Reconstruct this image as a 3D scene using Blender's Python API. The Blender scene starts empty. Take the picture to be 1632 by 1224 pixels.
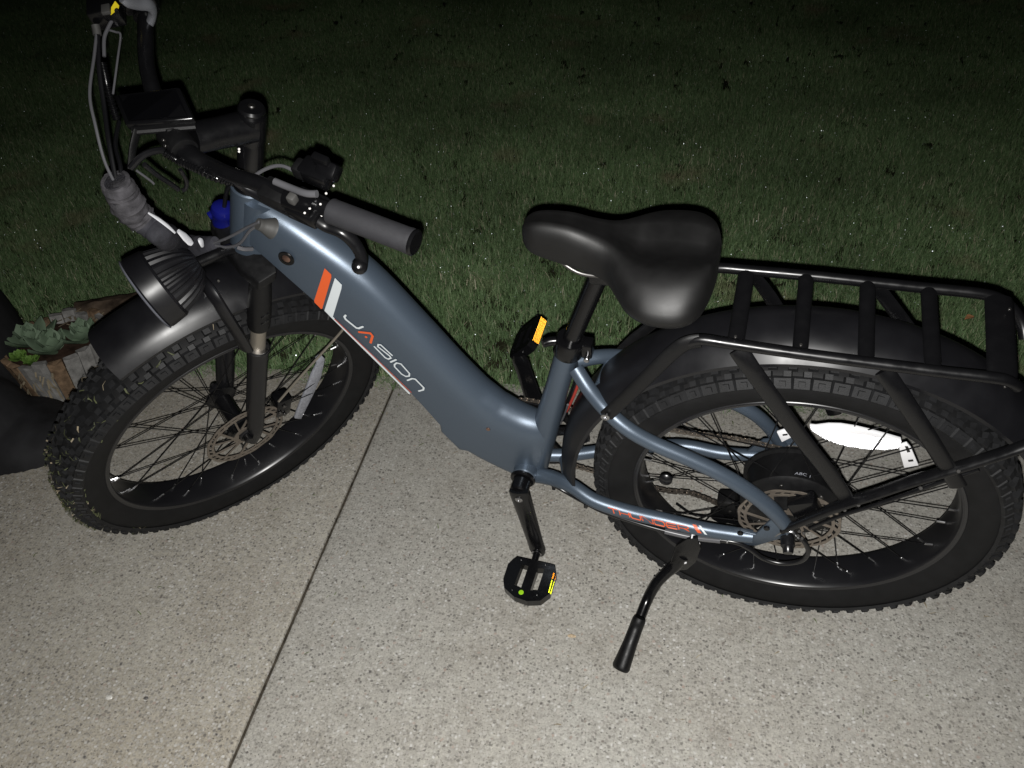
import bpy, bmesh, math, random
from math import sin, cos, pi, radians, sqrt, atan2
from mathutils import Vector, Matrix, noise

random.seed(7)
scene = bpy.context.scene
COL = scene.collection

# ------------------------------------------------------------------ camera, night sky, flash, exposure
CAM = [[0.987453, -0.063787, 0.144459], [0.153226, 0.608288, -0.778786], [-0.038196, 0.791149, 0.610429]]
H = 1.47988
LENS = 29.0705
BIKE_R = [[-0.990898, -0.129532, -0.036648], [0.134038, -0.974575, -0.179547], [-0.012459, -0.182825, 0.983067]]
BIKE_O = [0.31565, 1.22296, 0.0]
ST_BASE = [1.16441, 0.0, 0.35758]
ST_AX = [-0.372708, 0.0, 0.927949]
ST_ANG = 0.96016
WB = 1.19533
LAWN_Y = 1.8865
JOINT_X = -0.6973
cam_d = bpy.data.cameras.new('camera'); cam = bpy.data.objects.new('camera', cam_d); COL.objects.link(cam)
cam_m = Matrix([CAM[0] + [0.0], CAM[1] + [0.0], CAM[2] + [H], [0, 0, 0, 1]])
cam.matrix_world = cam_m
cam_d.sensor_fit = 'HORIZONTAL'; cam_d.sensor_width = 36.0; cam_d.lens = LENS
cam_d.clip_start = 0.02; cam_d.clip_end = 400.0
scene.camera = cam

world = bpy.data.worlds.new('World'); scene.world = world; world.use_nodes = True
wn = world.node_tree; wn.nodes.clear()
w_out = wn.nodes.new('ShaderNodeOutputWorld'); w_bg = wn.nodes.new('ShaderNodeBackground')
w_sky = wn.nodes.new('ShaderNodeTexSky'); w_sky.sky_type = 'NISHITA'; w_sky.sun_disc = False
w_sky.sun_elevation = radians(-7.5); w_sky.sun_rotation = radians(200)
w_bg.inputs['Strength'].default_value = 0.05
wn.links.new(w_sky.outputs[0], w_bg.inputs[0]); wn.links.new(w_bg.outputs[0], w_out.inputs[0])

# the one light of the picture: the phone's flash, a small LED just below the lens
fl_d = bpy.data.lights.new('phone_flash', 'SPOT'); fl = bpy.data.objects.new('phone_flash', fl_d); COL.objects.link(fl)
fl.matrix_world = cam_m @ Matrix.Translation((-0.004, -0.017, 0.0)) @ Matrix.Rotation(radians(-1.5), 4, 'Y') @ Matrix.Rotation(radians(-19), 4, 'X')
fl_d.energy = 158.0; fl_d.color = (1.0, 0.985, 0.955); fl_d.shadow_soft_size = 0.0035
fl_d.spot_size = radians(136); fl_d.spot_blend = 1.0

scene.view_settings.view_transform = 'Standard'; scene.view_settings.look = 'None'
scene.view_settings.exposure = 0.0; scene.view_settings.gamma = 1.0; scene.view_settings.use_curve_mapping = False
scene.cycles.max_bounces = 6; scene.cycles.glossy_bounces = 5; scene.cycles.diffuse_bounces = 3
scene.cycles.sample_clamp_indirect = 6.0

# ------------------------------------------------------------------ materials
MATS = {}
def N(nt, t, **kw):
    n = nt.nodes.new(t)
    for k, v in kw.items():
        if hasattr(n, k): setattr(n, k, v)
        else: n.inputs[k].default_value = v
    return n
def pmat(name, col, rough=0.5, metal=0.0, spec=0.5, coat=0.0, var=0.0, vscale=30.0, bump=0.0, bscale=400.0, rvar=0.0):
    if name in MATS: return MATS[name]
    m = bpy.data.materials.new(name); m.use_nodes = True; nt = m.node_tree
    b = nt.nodes['Principled BSDF']
    b.inputs['Base Color'].default_value = (*col, 1); b.inputs['Roughness'].default_value = rough
    b.inputs['Metallic'].default_value = metal; b.inputs['Specular IOR Level'].default_value = spec
    b.inputs['Coat Weight'].default_value = coat; b.inputs['Coat Roughness'].default_value = 0.12
    tc = N(nt, 'ShaderNodeTexCoord')
    if var or rvar:
        no = N(nt, 'ShaderNodeTexNoise'); no.inputs['Scale'].default_value = vscale; no.inputs['Detail'].default_value = 6
        nt.links.new(tc.outputs['Object'], no.inputs['Vector'])
        if var:
            mr = N(nt, 'ShaderNodeMapRange'); mr.inputs['From Min'].default_value = .3; mr.inputs['From Max'].default_value = .7
            mr.inputs['To Min'].default_value = 1 - var; mr.inputs['To Max'].default_value = 1 + var
            nt.links.new(no.outputs['Fac'], mr.inputs['Value'])
            mx = N(nt, 'ShaderNodeVectorMath', operation='SCALE'); mx.inputs[0].default_value = col
            nt.links.new(mr.outputs[0], mx.inputs['Scale']); nt.links.new(mx.outputs[0], b.inputs['Base Color'])
        if rvar:
            mr2 = N(nt, 'ShaderNodeMapRange'); mr2.inputs['From Min'].default_value = .3; mr2.inputs['From Max'].default_value = .7
            mr2.inputs['To Min'].default_value = max(rough - rvar, .05); mr2.inputs['To Max'].default_value = rough + rvar
            nt.links.new(no.outputs['Fac'], mr2.inputs['Value']); nt.links.new(mr2.outputs[0], b.inputs['Roughness'])
    if bump:
        n2 = N(nt, 'ShaderNodeTexNoise'); n2.inputs['Scale'].default_value = bscale; n2.inputs['Detail'].default_value = 3
        nt.links.new(tc.outputs['Object'], n2.inputs['Vector'])
        bp = N(nt, 'ShaderNodeBump'); bp.inputs['Strength'].default_value = bump; bp.inputs['Distance'].default_value = .001
        nt.links.new(n2.outputs['Fac'], bp.inputs['Height']); nt.links.new(bp.outputs[0], b.inputs['Normal'])
    MATS[name] = m
    return m

PAINT = pmat('slate_blue_metallic_paint', (0.076, 0.101, 0.135), rough=.37, metal=.50, spec=.9, var=.06, vscale=900, bump=.16, bscale=1500)
BLACK = pmat('satin_black_metal', (0.0042, 0.0042, 0.0048), rough=.30, spec=.42, rvar=.08, vscale=60)
GLOSSB = pmat('gloss_black_metal', (0.0035, 0.0035, 0.004), rough=.22, spec=.42, rvar=.06, vscale=80)
PLAST = pmat('matt_black_plastic', (0.0048, 0.0048, 0.0052), rough=.46, spec=.3, rvar=.08, vscale=90, bump=.15, bscale=1200)
FENDER = pmat('fender_plastic', (0.0062, 0.0062, 0.0074), rough=.38, spec=.45, rvar=.07, vscale=18, var=.15)
RUBBER = pmat('tyre_rubber', (0.0062, 0.0062, 0.0066), rough=.7, spec=.25, var=.25, vscale=40, bump=.3, bscale=600)
KNOBR = pmat('tread_rubber', (0.0090, 0.0092, 0.0100), rough=.6, spec=.34, var=.35, vscale=55, bump=.3, bscale=500)
GRIPM = pmat('grip_rubber', (0.023, 0.023, 0.026), rough=.6, spec=.3, var=.12, vscale=60, bump=.6, bscale=1600)
VINYL = pmat('saddle_vinyl', (0.0028, 0.0027, 0.0028), rough=.52, spec=.50, rvar=.04, vscale=40, bump=.10, bscale=900)
STEEL = pmat('bright_steel', (0.42, 0.42, 0.43), rough=.32, metal=1.0, rvar=.08, vscale=90)
RIMM = pmat('anodised_rim', (0.008, 0.008, 0.0095), rough=.34, spec=.75, rvar=.05, vscale=14)
BOLT = pmat('dark_bolt_steel', (0.16, 0.155, 0.15), rough=.42, metal=1.0)
TAPE = pmat('frayed_grey_tape', (0.055, 0.053, 0.058), rough=.9, spec=.1, var=.45, vscale=60, bump=.9, bscale=300)
STANCH = pmat('stanchion_steel', (0.30, 0.27, 0.225), rough=.5, metal=.7, var=.06)
ROTOR = pmat('brake_rotor_steel', (0.21, 0.18, 0.15), rough=.5, metal=.6, var=.15, vscale=120)
CHAINM = pmat('chain_steel', (0.34, 0.30, 0.26), rough=.35, metal=.9, var=.25, vscale=300)
CABLE = pmat('cable_housing', (0.006, 0.006, 0.007), rough=.28, spec=.6)
CABLEG = pmat('grey_cable_housing', (0.085, 0.085, 0.092), rough=.26, spec=.7)
SLEEVE = pmat('neoprene_sleeve', (0.030, 0.030, 0.036), rough=.75, spec=.2, var=.4, vscale=35, bump=.9, bscale=160)
ORANGE = pmat('orange_decal', (0.62, 0.095, 0.022), rough=.45)
WHITED = pmat('white_decal', (0.56, 0.60, 0.62), rough=.45)
REDL = pmat('red_orange_decal', (0.40, 0.065, 0.04), rough=.45)
BLUEP = pmat('blue_plastic', (0.006, 0.008, 0.115), rough=.22, spec=.5)
GREYR = pmat('grey_rubber_boot', (0.05, 0.049, 0.047), rough=.6)
COPPER = pmat('lock_brass', (0.30, 0.19, 0.15), rough=.3, metal=.9)
WHITEP = pmat('white_plastic', (0.80, 0.80, 0.82), rough=.4)
SILVERC = pmat('silver_reflective_tape', (0.75, 0.76, 0.80), rough=.35, metal=.4)
LENSG = pmat('lamp_lens', (0.14, 0.145, 0.17), rough=.15, metal=.2, spec=.6)
RETROW = pmat('white_prism_reflector', (0.95, 0.95, 0.96), rough=.20, metal=1.0)
RETROA = pmat('amber_prism_reflector', (1.0, 0.52, 0.06), rough=.17, metal=1.0)
RETROY = pmat('yellow_green_prism_reflector', (0.75, 0.80, 0.10), rough=.24, metal=1.0)
AMBERP = pmat('amber_plastic', (0.55, 0.17, 0.01), rough=.25)
CLEARG = pmat('dull_reflector_plastic', (0.30, 0.31, 0.35), rough=.3, spec=.6, var=.25, vscale=160, bump=.5, bscale=500)
LIME = pmat('lime_dot', (0.26, 0.52, 0.012), rough=.35)
YELLOWD = pmat('yellow_decal', (0.78, 0.62, 0.02), rough=.4)
REDD = pmat('red_decal', (0.32, 0.04, 0.03), rough=.4)
CRUD = pmat('muddy_grass_clipping', (0.055, 0.062, 0.026), rough=.7, var=.6, vscale=30)
STRAW = pmat('straw_clipping', (0.24, 0.20, 0.135), rough=.7, var=.3, vscale=20)

# ------------------------------------------------------------------ mesh builder
def catmull(P, k=6):
    P = [Vector(p) for p in P]
    if k <= 1 or len(P) < 3: return P
    out = []
    for i in range(len(P) - 1):
        p0 = P[max(i - 1, 0)]; p1 = P[i]; p2 = P[i + 1]; p3 = P[min(i + 2, len(P) - 1)]
        for j in range(k):
            t = j / k
            out.append(.5 * ((2 * p1) + (-p0 + p2) * t + (2 * p0 - 5 * p1 + 4 * p2 - p3) * t * t + (-p0 + 3 * p1 - 3 * p2 + p3) * t ** 3))
    out.append(P[-1])
    return out
def lerp_list(R, n):
    m = len(R) - 1; out = []
    for i in range(n):
        f = i / max(n - 1, 1) * m; a = min(int(f), m - 1) if m else 0
        out.append(R[a] + (R[a + 1] - R[a]) * (f - a) if m else R[0])
    return out

class G:
    def __init__(s): s.v = []; s.f = []
    def add(s, V, F):
        o = len(s.v); s.v += [tuple(p) for p in V]; s.f += [tuple(i + o for i in f) for f in F]; return s
    def loft(s, rings, cap0=True, cap1=True, closed=False):
        n = len(rings[0]); V = [p for r in rings for p in r]; F = []
        m = len(rings)
        for i in range(m if closed else m - 1):
            a = i * n; b = ((i + 1) % m) * n
            for j in range(n):
                k = (j + 1) % n; F.append((a + j, a + k, b + k, b + j))
        if not closed:
            if cap0: F.append(tuple(range(n - 1, -1, -1)))
            if cap1: F.append(tuple((m - 1) * n + j for j in range(n)))
        return s.add(V, F)
    def tube(s, P, r, n=12, k=6, closed=False, ry=None, up=None, caps=True):
        Q = catmull(P, k); m = len(Q)
        R = lerp_list(list(r), m) if isinstance(r, (list, tuple)) else [r] * m
        R2 = (lerp_list(list(ry), m) if isinstance(ry, (list, tuple)) else [ry] * m) if ry is not None else R
        rings = []; u = None
        for i in range(m):
            t = (Q[min(i + 1, m - 1)] - Q[max(i - 1, 0)]).normalized() if not closed else (Q[(i + 1) % m] - Q[i - 1]).normalized()
            if up is not None: u = (Vector(up) - t * t.dot(Vector(up))).normalized()
            elif u is None:
                a = Vector((0, 1, 0)) if abs(t.y) < .9 else Vector((1, 0, 0)); u = (a - t * t.dot(a)).normalized()
            else: u = (u - t * t.dot(u)).normalized()
            w = t.cross(u)
            rings.append([Q[i] + u * (R[i] * cos(2 * pi * j / n)) + w * (R2[i] * sin(2 * pi * j / n)) for j in range(n)])
        return s.loft(rings, caps, caps, closed)
    def lathe(s, prof, c, n=64, ax=(0, 1, 0), ref=(1, 0, 0), closed=False, mod=None):
        # prof: (radius, distance along the axis)
        A = Vector(ax).normalized(); X = Vector(ref); X = (X - A * A.dot(X)).normalized(); Z = A.cross(X); c = Vector(c)
        rings = []
        for j in range(n):
            t = 2 * pi * j / n; d = X * cos(t) + Z * sin(t)
            rings.append([c + d * (r * (mod(i, j) if mod else 1)) + A * y for i, (r, y) in enumerate(prof)])
        m = len(prof); V = [p for r in rings for p in r]; F = []
        for j in range(n):
            a = j * m; b = ((j + 1) % n) * m
            for i in range(m if closed else m - 1):
                k = (i + 1) % m; F.append((a + i, b + i, b + k, a + k))
        if not closed:
            if prof[0][0] > 1e-6: F.append(tuple(j * m for j in range(n)))
            if prof[-1][0] > 1e-6: F.append(tuple(j * m + m - 1 for j in range(n - 1, -1, -1)))
        return s.add(V, F)
    def cyl(s, a, b, r, n=16, bev=None):
        a = Vector(a); b = Vector(b); L = (b - a).length; e = bev if bev is not None else min(r * .15, L * .2)
        ref = (1, 0, 0) if abs((b - a).normalized().x) < .9 else (0, 0, 1)
        return s.lathe([(0, 0), (r - e, 0), (r, e), (r, L - e), (r - e, L), (0, L)], a, n, (b - a), ref)
    def box(s, c, size, M=None, bev=.0015):
        x, y, z = [v / 2 for v in size]; b = min(bev, x * .45, y * .45, z * .45)
        bm = bmesh.new(); bmesh.ops.create_cube(bm, size=1.0)
        for v in bm.verts: v.co = Vector((v.co.x * 2 * x, v.co.y * 2 * y, v.co.z * 2 * z))
        if b > 0: bmesh.ops.bevel(bm, geom=bm.edges[:], offset=b, segments=2, affect='EDGES', profile=.5)
        bm.verts.index_update(); M3 = M or Matrix.Identity(3); c = Vector(c)
        s.add([c + M3 @ v.co for v in bm.verts], [[v.index for v in f.verts] for f in bm.faces]); bm.free(); return s
    def prism(s, P, off, bev=0.0):
        P = [Vector(p) for p in P]; o = Vector(off); n = len(P)
        bm = bmesh.new(); a = [bm.verts.new(p) for p in P]; b = [bm.verts.new(p + o) for p in P]
        bm.faces.new(a[::-1]); bm.faces.new(b)
        for i in range(n): bm.faces.new((a[i], a[(i + 1) % n], b[(i + 1) % n], b[i]))
        bmesh.ops.recalc_face_normals(bm, faces=bm.faces[:])
        if bev: bmesh.ops.bevel(bm, geom=bm.edges[:], offset=bev, segments=2, affect='EDGES', profile=.5)
        bm.verts.index_update()
        s.add([v.co for v in bm.verts], [[v.index for v in f.verts] for f in bm.faces]); bm.free(); return s
    def ribbon(s, P, w, nrm, th=.0004, closed=False, round_=True):
        # a flat printed stroke of width w lying on the plane with normal nrm
        P = [Vector(p) for p in P]; nv = Vector(nrm).normalized(); n = len(P); L = []; Rr = []
        for i in range(n):
            a = P[i - 1] if (i or closed) else None; b = P[(i + 1) % n] if (i < n - 1 or closed) else None
            d1 = (P[i] - a).normalized() if a else None; d2 = (b - P[i]).normalized() if b else None
            d1 = d1 or d2; d2 = d2 or d1; t = (d1 + d2).normalized() if (d1 + d2).length > 1e-6 else d1
            q = nv.cross(t); k = 1 / max(abs(q.dot(nv.cross(d1))), .5)
            L.append(P[i] + q * w / 2 * k); Rr.append(P[i] - q * w / 2 * k)
        V = L + Rr; F = [(i, (i + 1) % n, n + (i + 1) % n, n + i) for i in range(n if closed else n - 1)]
        m = len(V)
        s.add([p + nv * th for p in V], F)
        if round_ and not closed:
            for p in (P[0], P[-1]):
                t = (P[1] - P[0]).normalized(); q = nv.cross(t)
                s.add([p + nv * th * 1.15 + (t * cos(a * pi / 5) + q * sin(a * pi / 5)) * w / 2 for a in range(10)], [tuple(range(10))])
        return s
    def xf(s, fn): s.v = [tuple(fn(Vector(p))) for p in s.v]; return s
    def mesh(s, name, smooth=True, angle=38):
        me = bpy.data.meshes.new(name); me.from_pydata(s.v, [], s.f); me.validate()
        bm = bmesh.new(); bm.from_mesh(me); bmesh.ops.recalc_face_normals(bm, faces=bm.faces[:]); bm.to_mesh(me); bm.free()
        if smooth:
            me.polygons.foreach_set('use_smooth', [True] * len(me.polygons)); me.set_sharp_from_angle(angle=radians(angle))
        me.update(); return me

def obj(name, g, mat, parent=None, label=None, cat=None, kind=None, group=None, smooth=True, angle=38):
    me = g.mesh(name, smooth, angle) if isinstance(g, G) else g
    if not me.materials and mat is not None: me.materials.append(mat)
    o = bpy.data.objects.new(name, me); COL.objects.link(o)
    if parent is not None: o.parent = parent
    if label: o['label'] = label
    if cat: o['category'] = cat
    if kind: o['kind'] = kind
    if group: o['group'] = group
    return o

# ------------------------------------------------------------------ the setting: driveway, lawn
BASEY = LAWN_Y
def smat_concrete():
    m = bpy.data.materials.new('washed_concrete'); m.use_nodes = True; nt = m.node_tree; b = nt.nodes['Principled BSDF']
    geo = N(nt, 'ShaderNodeNewGeometry'); lk = nt.links.new
    def noise_(scale, det=4, rough=.6):
        n = N(nt, 'ShaderNodeTexNoise'); n.inputs['Scale'].default_value = scale; n.inputs['Detail'].default_value = det; n.inputs['Roughness'].default_value = rough
        lk(geo.outputs['Position'], n.inputs['Vector']); return n
    def voro(scale, rnd=1.0):
        n = N(nt, 'ShaderNodeTexVoronoi'); n.inputs['Scale'].default_value = scale; n.inputs['Randomness'].default_value = rnd
        # warp the cells so that the grains are irregular
        w = noise_(scale * 1.3, 2); sc = N(nt, 'ShaderNodeVectorMath', operation='SCALE'); sc.inputs['Scale'].default_value = .55 / scale
        lk(w.outputs['Color'], sc.inputs[0]); ad = N(nt, 'ShaderNodeVectorMath', operation='ADD')
        lk(geo.outputs['Position'], ad.inputs[0]); lk(sc.outputs[0], ad.inputs[1]); lk(ad.outputs[0], n.inputs['Vector']); return n
    def ramp(src, stops):
        r = N(nt, 'ShaderNodeValToRGB'); e = r.color_ramp.elements
        while len(e) < len(stops): e.new(.5)
        for i, (p, c) in enumerate(stops): e[i].position = p; e[i].color = (*c, 1) if len(c) == 3 else c
        lk(src, r.inputs[0]); return r
    def mix(fac, a, bb, blend='MIX'):
        x = N(nt, 'ShaderNodeMix', data_type='RGBA', blend_type=blend)
        if isinstance(fac, float): x.inputs[0].default_value = fac
        else: lk(fac, x.inputs[0])
        lk(a, x.inputs[6]); lk(bb, x.inputs[7]); return x.outputs[2]
    sep = lambda v: (lambda s_: (lk(v, s_.inputs[0]), s_)[1])(N(nt, 'ShaderNodeSeparateColor'))
    # cement with large and middling stains
    big = noise_(2.1, 6, .62); mid = noise_(17, 5, .6); fine = noise_(260, 3, .6)
    base = ramp(big.outputs['Fac'], [(.32, (.300, .280, .246)), (.45, (.355, .340, .305)), (.58, (.376, .366, .334)), (.70, (.335, .325, .294))]).outputs[0]
    m2 = ramp(mid.outputs['Fac'], [(.28, (.86, .855, .845)), (.5, (1, 1, 1)), (.74, (1.09, 1.09, 1.08))]).outputs[0]
    base = mix(1.0, base, m2, 'MULTIPLY')
    f2 = ramp(fine.outputs['Fac'], [(.25, (.78, .78, .78)), (.5, (1, 1, 1)), (.75, (1.2, 1.2, 1.2))]).outputs[0]
    base = mix(1.0, base, f2, 'MULTIPLY')
    # the left bay is the browner one, with an old rusty stain near the lawn
    sx = N(nt, 'ShaderNodeSeparateXYZ'); lk(geo.outputs['Position'], sx.inputs[0])
    bay = N(nt, 'ShaderNodeMath', operation='LESS_THAN'); lk(sx.outputs[0], bay.inputs[0]); bay.inputs[1].default_value = JOINT_X
    tint = N(nt, 'ShaderNodeRGB'); tint.outputs[0].default_value = (1.0, .978, .940, 1)
    base = mix(bay.outputs[0], base, mix(1.0, base, tint.outputs[0], 'MULTIPLY'))
    stn = ramp(noise_(1.15, 5, .6).outputs['Fac'], [(.44, (1, 1, 1)), (.68, (.90, .855, .80))]).outputs[0]
    base = mix(bay.outputs[0], base, mix(1.0, base, stn, 'MULTIPLY'))
    # irregular dark flecks and a fine mottle
    fl1 = ramp(noise_(210, 3, .62).outputs['Fac'], [(.33, (.22, .215, .21)), (.42, (1, 1, 1))]).outputs[0]
    base = mix(1.0, base, fl1, 'MULTIPLY')
    fl2 = ramp(noise_(82, 4, .68).outputs['Fac'], [(.30, (.66, .65, .63)), (.46, (1, 1, 1)), (.70, (1.22, 1.22, 1.21))]).outputs[0]
    base = mix(1.0, base, fl2, 'MULTIPLY')
    fl3 = ramp(noise_(250, 2, .5).outputs['Fac'], [(.66, (1, 1, 1)), (.74, (1.55, 1.55, 1.52))]).outputs[0]
    base = mix(1.0, base, fl3, 'MULTIPLY')
    # sand and small aggregate showing through
    g1 = voro(150); s1 = sep(g1.outputs['Color'])
    agg = ramp(s1.outputs[0], [(.0, (.10, .095, .088)), (.09, (.18, .17, .155)), (.22, (.285, .27, .245)), (.5, (.365, .35, .32)), (.76, (.43, .405, .37)), (.92, (.48, .47, .44)), (1.0, (.60, .59, .57))])
    d1 = ramp(g1.outputs['Distance'], [(.34, (1, 1, 1)), (.55, (0, 0, 0))])
    wear = ramp(noise_(5.5, 4).outputs['Fac'], [(.30, (.4, .4, .4)), (.58, (.9, .9, .9))])
    f = N(nt, 'ShaderNodeMath', operation='MULTIPLY'); lk(d1.outputs[0], f.inputs[0]); lk(wear.outputs[0], f.inputs[1])
    base = mix(f.outputs[0], base, agg.outputs[0])
    # bigger stones, few
    g2 = voro(82); s2 = sep(g2.outputs['Color'])
    pick = ramp(s2.outputs[1], [(.72, (0, 0, 0)), (.74, (1, 1, 1))])
    d2 = ramp(g2.outputs['Distance'], [(.16, (1, 1, 1)), (.34, (0, 0, 0))])
    st = ramp(s2.outputs[0], [(.0, (.10, .095, .09)), (.25, (.26, .23, .2)), (.5, (.36, .29, .25)), (.8, (.42, .41, .38)), (1., (.48, .47, .44))])
    fm = N(nt, 'ShaderNodeMath', operation='MULTIPLY'); lk(pick.outputs[0], fm.inputs[0]); lk(d2.outputs[0], fm.inputs[1])
    base = mix(fm.outputs[0], base, st.outputs[0])
    # dark pits
    g3 = voro(105); s3 = sep(g3.outputs['Color'])
    pk3 = ramp(s3.outputs[2], [(.86, (0, 0, 0)), (.87, (1, 1, 1))]); d3 = ramp(g3.outputs['Distance'], [(.10, (1, 1, 1)), (.26, (0, 0, 0))])
    pit = N(nt, 'ShaderNodeMath', operation='MULTIPLY'); lk(pk3.outputs[0], pit.inputs[0]); lk(d3.outputs[0], pit.inputs[1])
    drk = N(nt, 'ShaderNodeRGB'); drk.outputs[0].default_value = (.075, .068, .06, 1)
    pf = N(nt, 'ShaderNodeMath', operation='MULTIPLY'); pf.inputs[1].default_value = .85; lk(pit.outputs[0], pf.inputs[0])
    base = mix(pf.outputs[0], base, drk.outputs[0])
    lk(base, b.inputs['Base Color']); b.inputs['Roughness'].default_value = .8; b.inputs['Specular IOR Level'].default_value = .3
    hsum = N(nt, 'ShaderNodeMath', operation='MULTIPLY_ADD'); lk(f.outputs[0], hsum.inputs[0]); hsum.inputs[1].default_value = .35; lk(fine.outputs['Fac'], hsum.inputs[2])
    h2 = N(nt, 'ShaderNodeMath', operation='MULTIPLY_ADD'); lk(pit.outputs[0], h2.inputs[0]); h2.inputs[1].default_value = -1.6; lk(hsum.outputs[0], h2.inputs[2])
    bp = N(nt, 'ShaderNodeBump'); bp.inputs['Strength'].default_value = .55; bp.inputs['Distance'].default_value = .0014
    lk(h2.outputs[0], bp.inputs['Height']); lk(bp.outputs[0], b.inputs['Normal'])
    return m
CONC = smat_concrete()
SOIL = pmat('dark_lawn_soil', (0.030, 0.030, 0.016), rough=.9, spec=.1, var=.5, vscale=18, bump=.8, bscale=90)

def slab(name, x0, x1, y0, y1, parent):
    # a concrete bay with a tooled, slightly wavy round-over along the joint and a ragged lawn-side edge
    nx, ny = 2, 700; V = []; F = []
    g = G()
    def edge(x, y, side): return x + side * (0.0016 * noise.noise(Vector((y * 9, side * 3.1, 0))) + .0018 * abs(noise.noise(Vector((y * 45, side, 2)))))
    rows = []
    ys = [y0 + (y1 - y0) * j / ny for j in range(ny + 1)]
    for y in ys:
        row = []
        if name == 'l': xs = [(x0, -.06), (x0, 0)] + [(edge(x1 - d, y, -1), z) for d, z in ((.010, 0), (.0045, -.0006), (.0015, -.0022), (.0, -.006), (0, -.06))]
        else: xs = [(edge(x0 + d, y, 1), z) for d, z in ((0, -.06), (0, -.006), (.0015, -.0022), (.0045, -.0006), (.010, 0))] + [(x1, 0), (x1, -.06)]
        rows.append([(x, y, z) for x, z in xs])
    m = len(rows[0]); V = [p for r in rows for p in r]
    for j in range(ny):
        for i in range(m - 1): F.append((j * m + i, j * m + i + 1, (j + 1) * m + i + 1, (j + 1) * m + i))
    g.add(V, F); g.add(rows[0], [tuple(range(m))]); g.add(rows[-1], [tuple(range(m))])
    return obj('concrete_slab', g, CONC, parent, smooth=True, angle=50)
gb = G(); gb.box((JOINT_X, (-6 + BASEY) / 2, -.11), (16, BASEY + 6, .16), bev=0)
JD = pmat('joint_dirt', (0.055, 0.047, 0.036), rough=.95, spec=.1, var=.5, vscale=60, bump=.6, bscale=300)
driveway = obj('driveway', gb, JD, kind='structure')
slab('l', -8, JOINT_X - .0032, -6, BASEY, driveway)
slab('r', JOINT_X + .0032, 8, -6, BASEY, driveway)
# joint filler: dirt a little below the arris
gj = G(); gj.add([(JOINT_X - .0035, -6, -.0085), (JOINT_X + .0035, -6, -.0085), (JOINT_X + .0035, BASEY, -.0085), (JOINT_X - .0035, BASEY, -.0085)], [(0, 1, 2, 3)])
obj('joint_filler', gj, JD, driveway)

# the lawn: soil with a little relief, then grass
gl = G(); V = []; F = []
xs = [-60, -30, -16] + [-9 + .25 * i for i in range(61)] + [12, 30, 60]; ys = [BASEY + .004] + [BASEY + .05 + .22 * i for i in range(46)] + [14, 20, 40, 90]
for y in ys:
    for x in xs: V.append((x, y, -.014 + (.014 * noise.noise(Vector((x * 1.1, y * 1.1, 0))) if y > BASEY + .1 else 0)))
nx = len(xs)
for j in range(len(ys) - 1):
    for i in range(nx - 1): F.append((j * nx + i, j * nx + i + 1, (j + 1) * nx + i + 1, (j + 1) * nx + i))
gl.add(V, F)
lawn = obj('lawn', gl, SOIL, kind='structure')
# plain ground under and beyond the driveway, out to the horizon
gg = G(); gg.add([(-200, -200, -.2), (200, -200, -.2), (200, 200, -.2), (-200, 200, -.2)], [(0, 1, 2, 3)])
obj('ground', gg, SOIL, kind='structure')

def grass_material():
    m = bpy.data.materials.new('grass_blade'); m.use_nodes = True; nt = m.node_tree; b = nt.nodes['Principled BSDF']; lk = nt.links.new
    at = N(nt, 'ShaderNodeAttribute', attribute_name='rnd'); geo = N(nt, 'ShaderNodeNewGeometry')
    r = N(nt, 'ShaderNodeValToRGB'); e = r.color_ramp.elements
    for p in (.2, .5, .76, .93): e.new(p)
    cols = [(0, (.070, .122, .050)), (.2, (.106, .176, .074)), (.5, (.140, .224, .098)), (.76, (.178, .268, .122)), (.93, (.20, .268, .135)), (1, (.48, .44, .31))]
    for i, (p, c) in enumerate(cols): e[i].position = p; e[i].color = (*c, 1)
    lk(at.outputs['Fac'], r.inputs[0])
    n = N(nt, 'ShaderNodeTexNoise'); n.inputs['Scale'].default_value = 2.3; n.inputs['Detail'].default_value = 4; lk(geo.outputs['Position'], n.inputs['Vector'])
    # dry, brownish patches in the turf
    r2 = N(nt, 'ShaderNodeValToRGB'); e2 = r2.color_ramp.elements; e2[0].position = .60; e2[0].color = (0, 0, 0, 1); e2[1].position = .74; e2[1].color = (.75, .75, .75, 1)
    lk(n.outputs['Fac'], r2.inputs[0])
    n3 = N(nt, 'ShaderNodeTexNoise'); n3.inputs['Scale'].default_value = 1.1; n3.inputs['Detail'].default_value = 3; lk(geo.outputs['Position'], n3.inputs['Vector'])
    mr = N(nt, 'ShaderNodeMapRange'); mr.inputs['From Min'].default_value = .32; mr.inputs['From Max'].default_value = .68; mr.inputs['To Min'].default_value = .68; mr.inputs['To Max'].default_value = 1.28
    lk(n3.outputs['Fac'], mr.inputs['Value'])
    x = N(nt, 'ShaderNodeMix', data_type='RGBA'); lk(r2.outputs[0], x.inputs[0]); lk(r.outputs[0], x.inputs[6]); x.inputs[7].default_value = (.24, .19, .12, 1)
    sc = N(nt, 'ShaderNodeVectorMath', operation='SCALE'); lk(x.outputs[2], sc.inputs[0]); lk(mr.outputs[0], sc.inputs['Scale'])
    lk(sc.outputs[0], b.inputs['Base Color']); b.inputs['Roughness'].default_value = .5; b.inputs['Specular IOR Level'].default_value = .28
    return m
GRASS = grass_material()
hid = bpy.data.collections.new('turf_tiles')            # not linked to the scene: only a source for the turf
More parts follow.
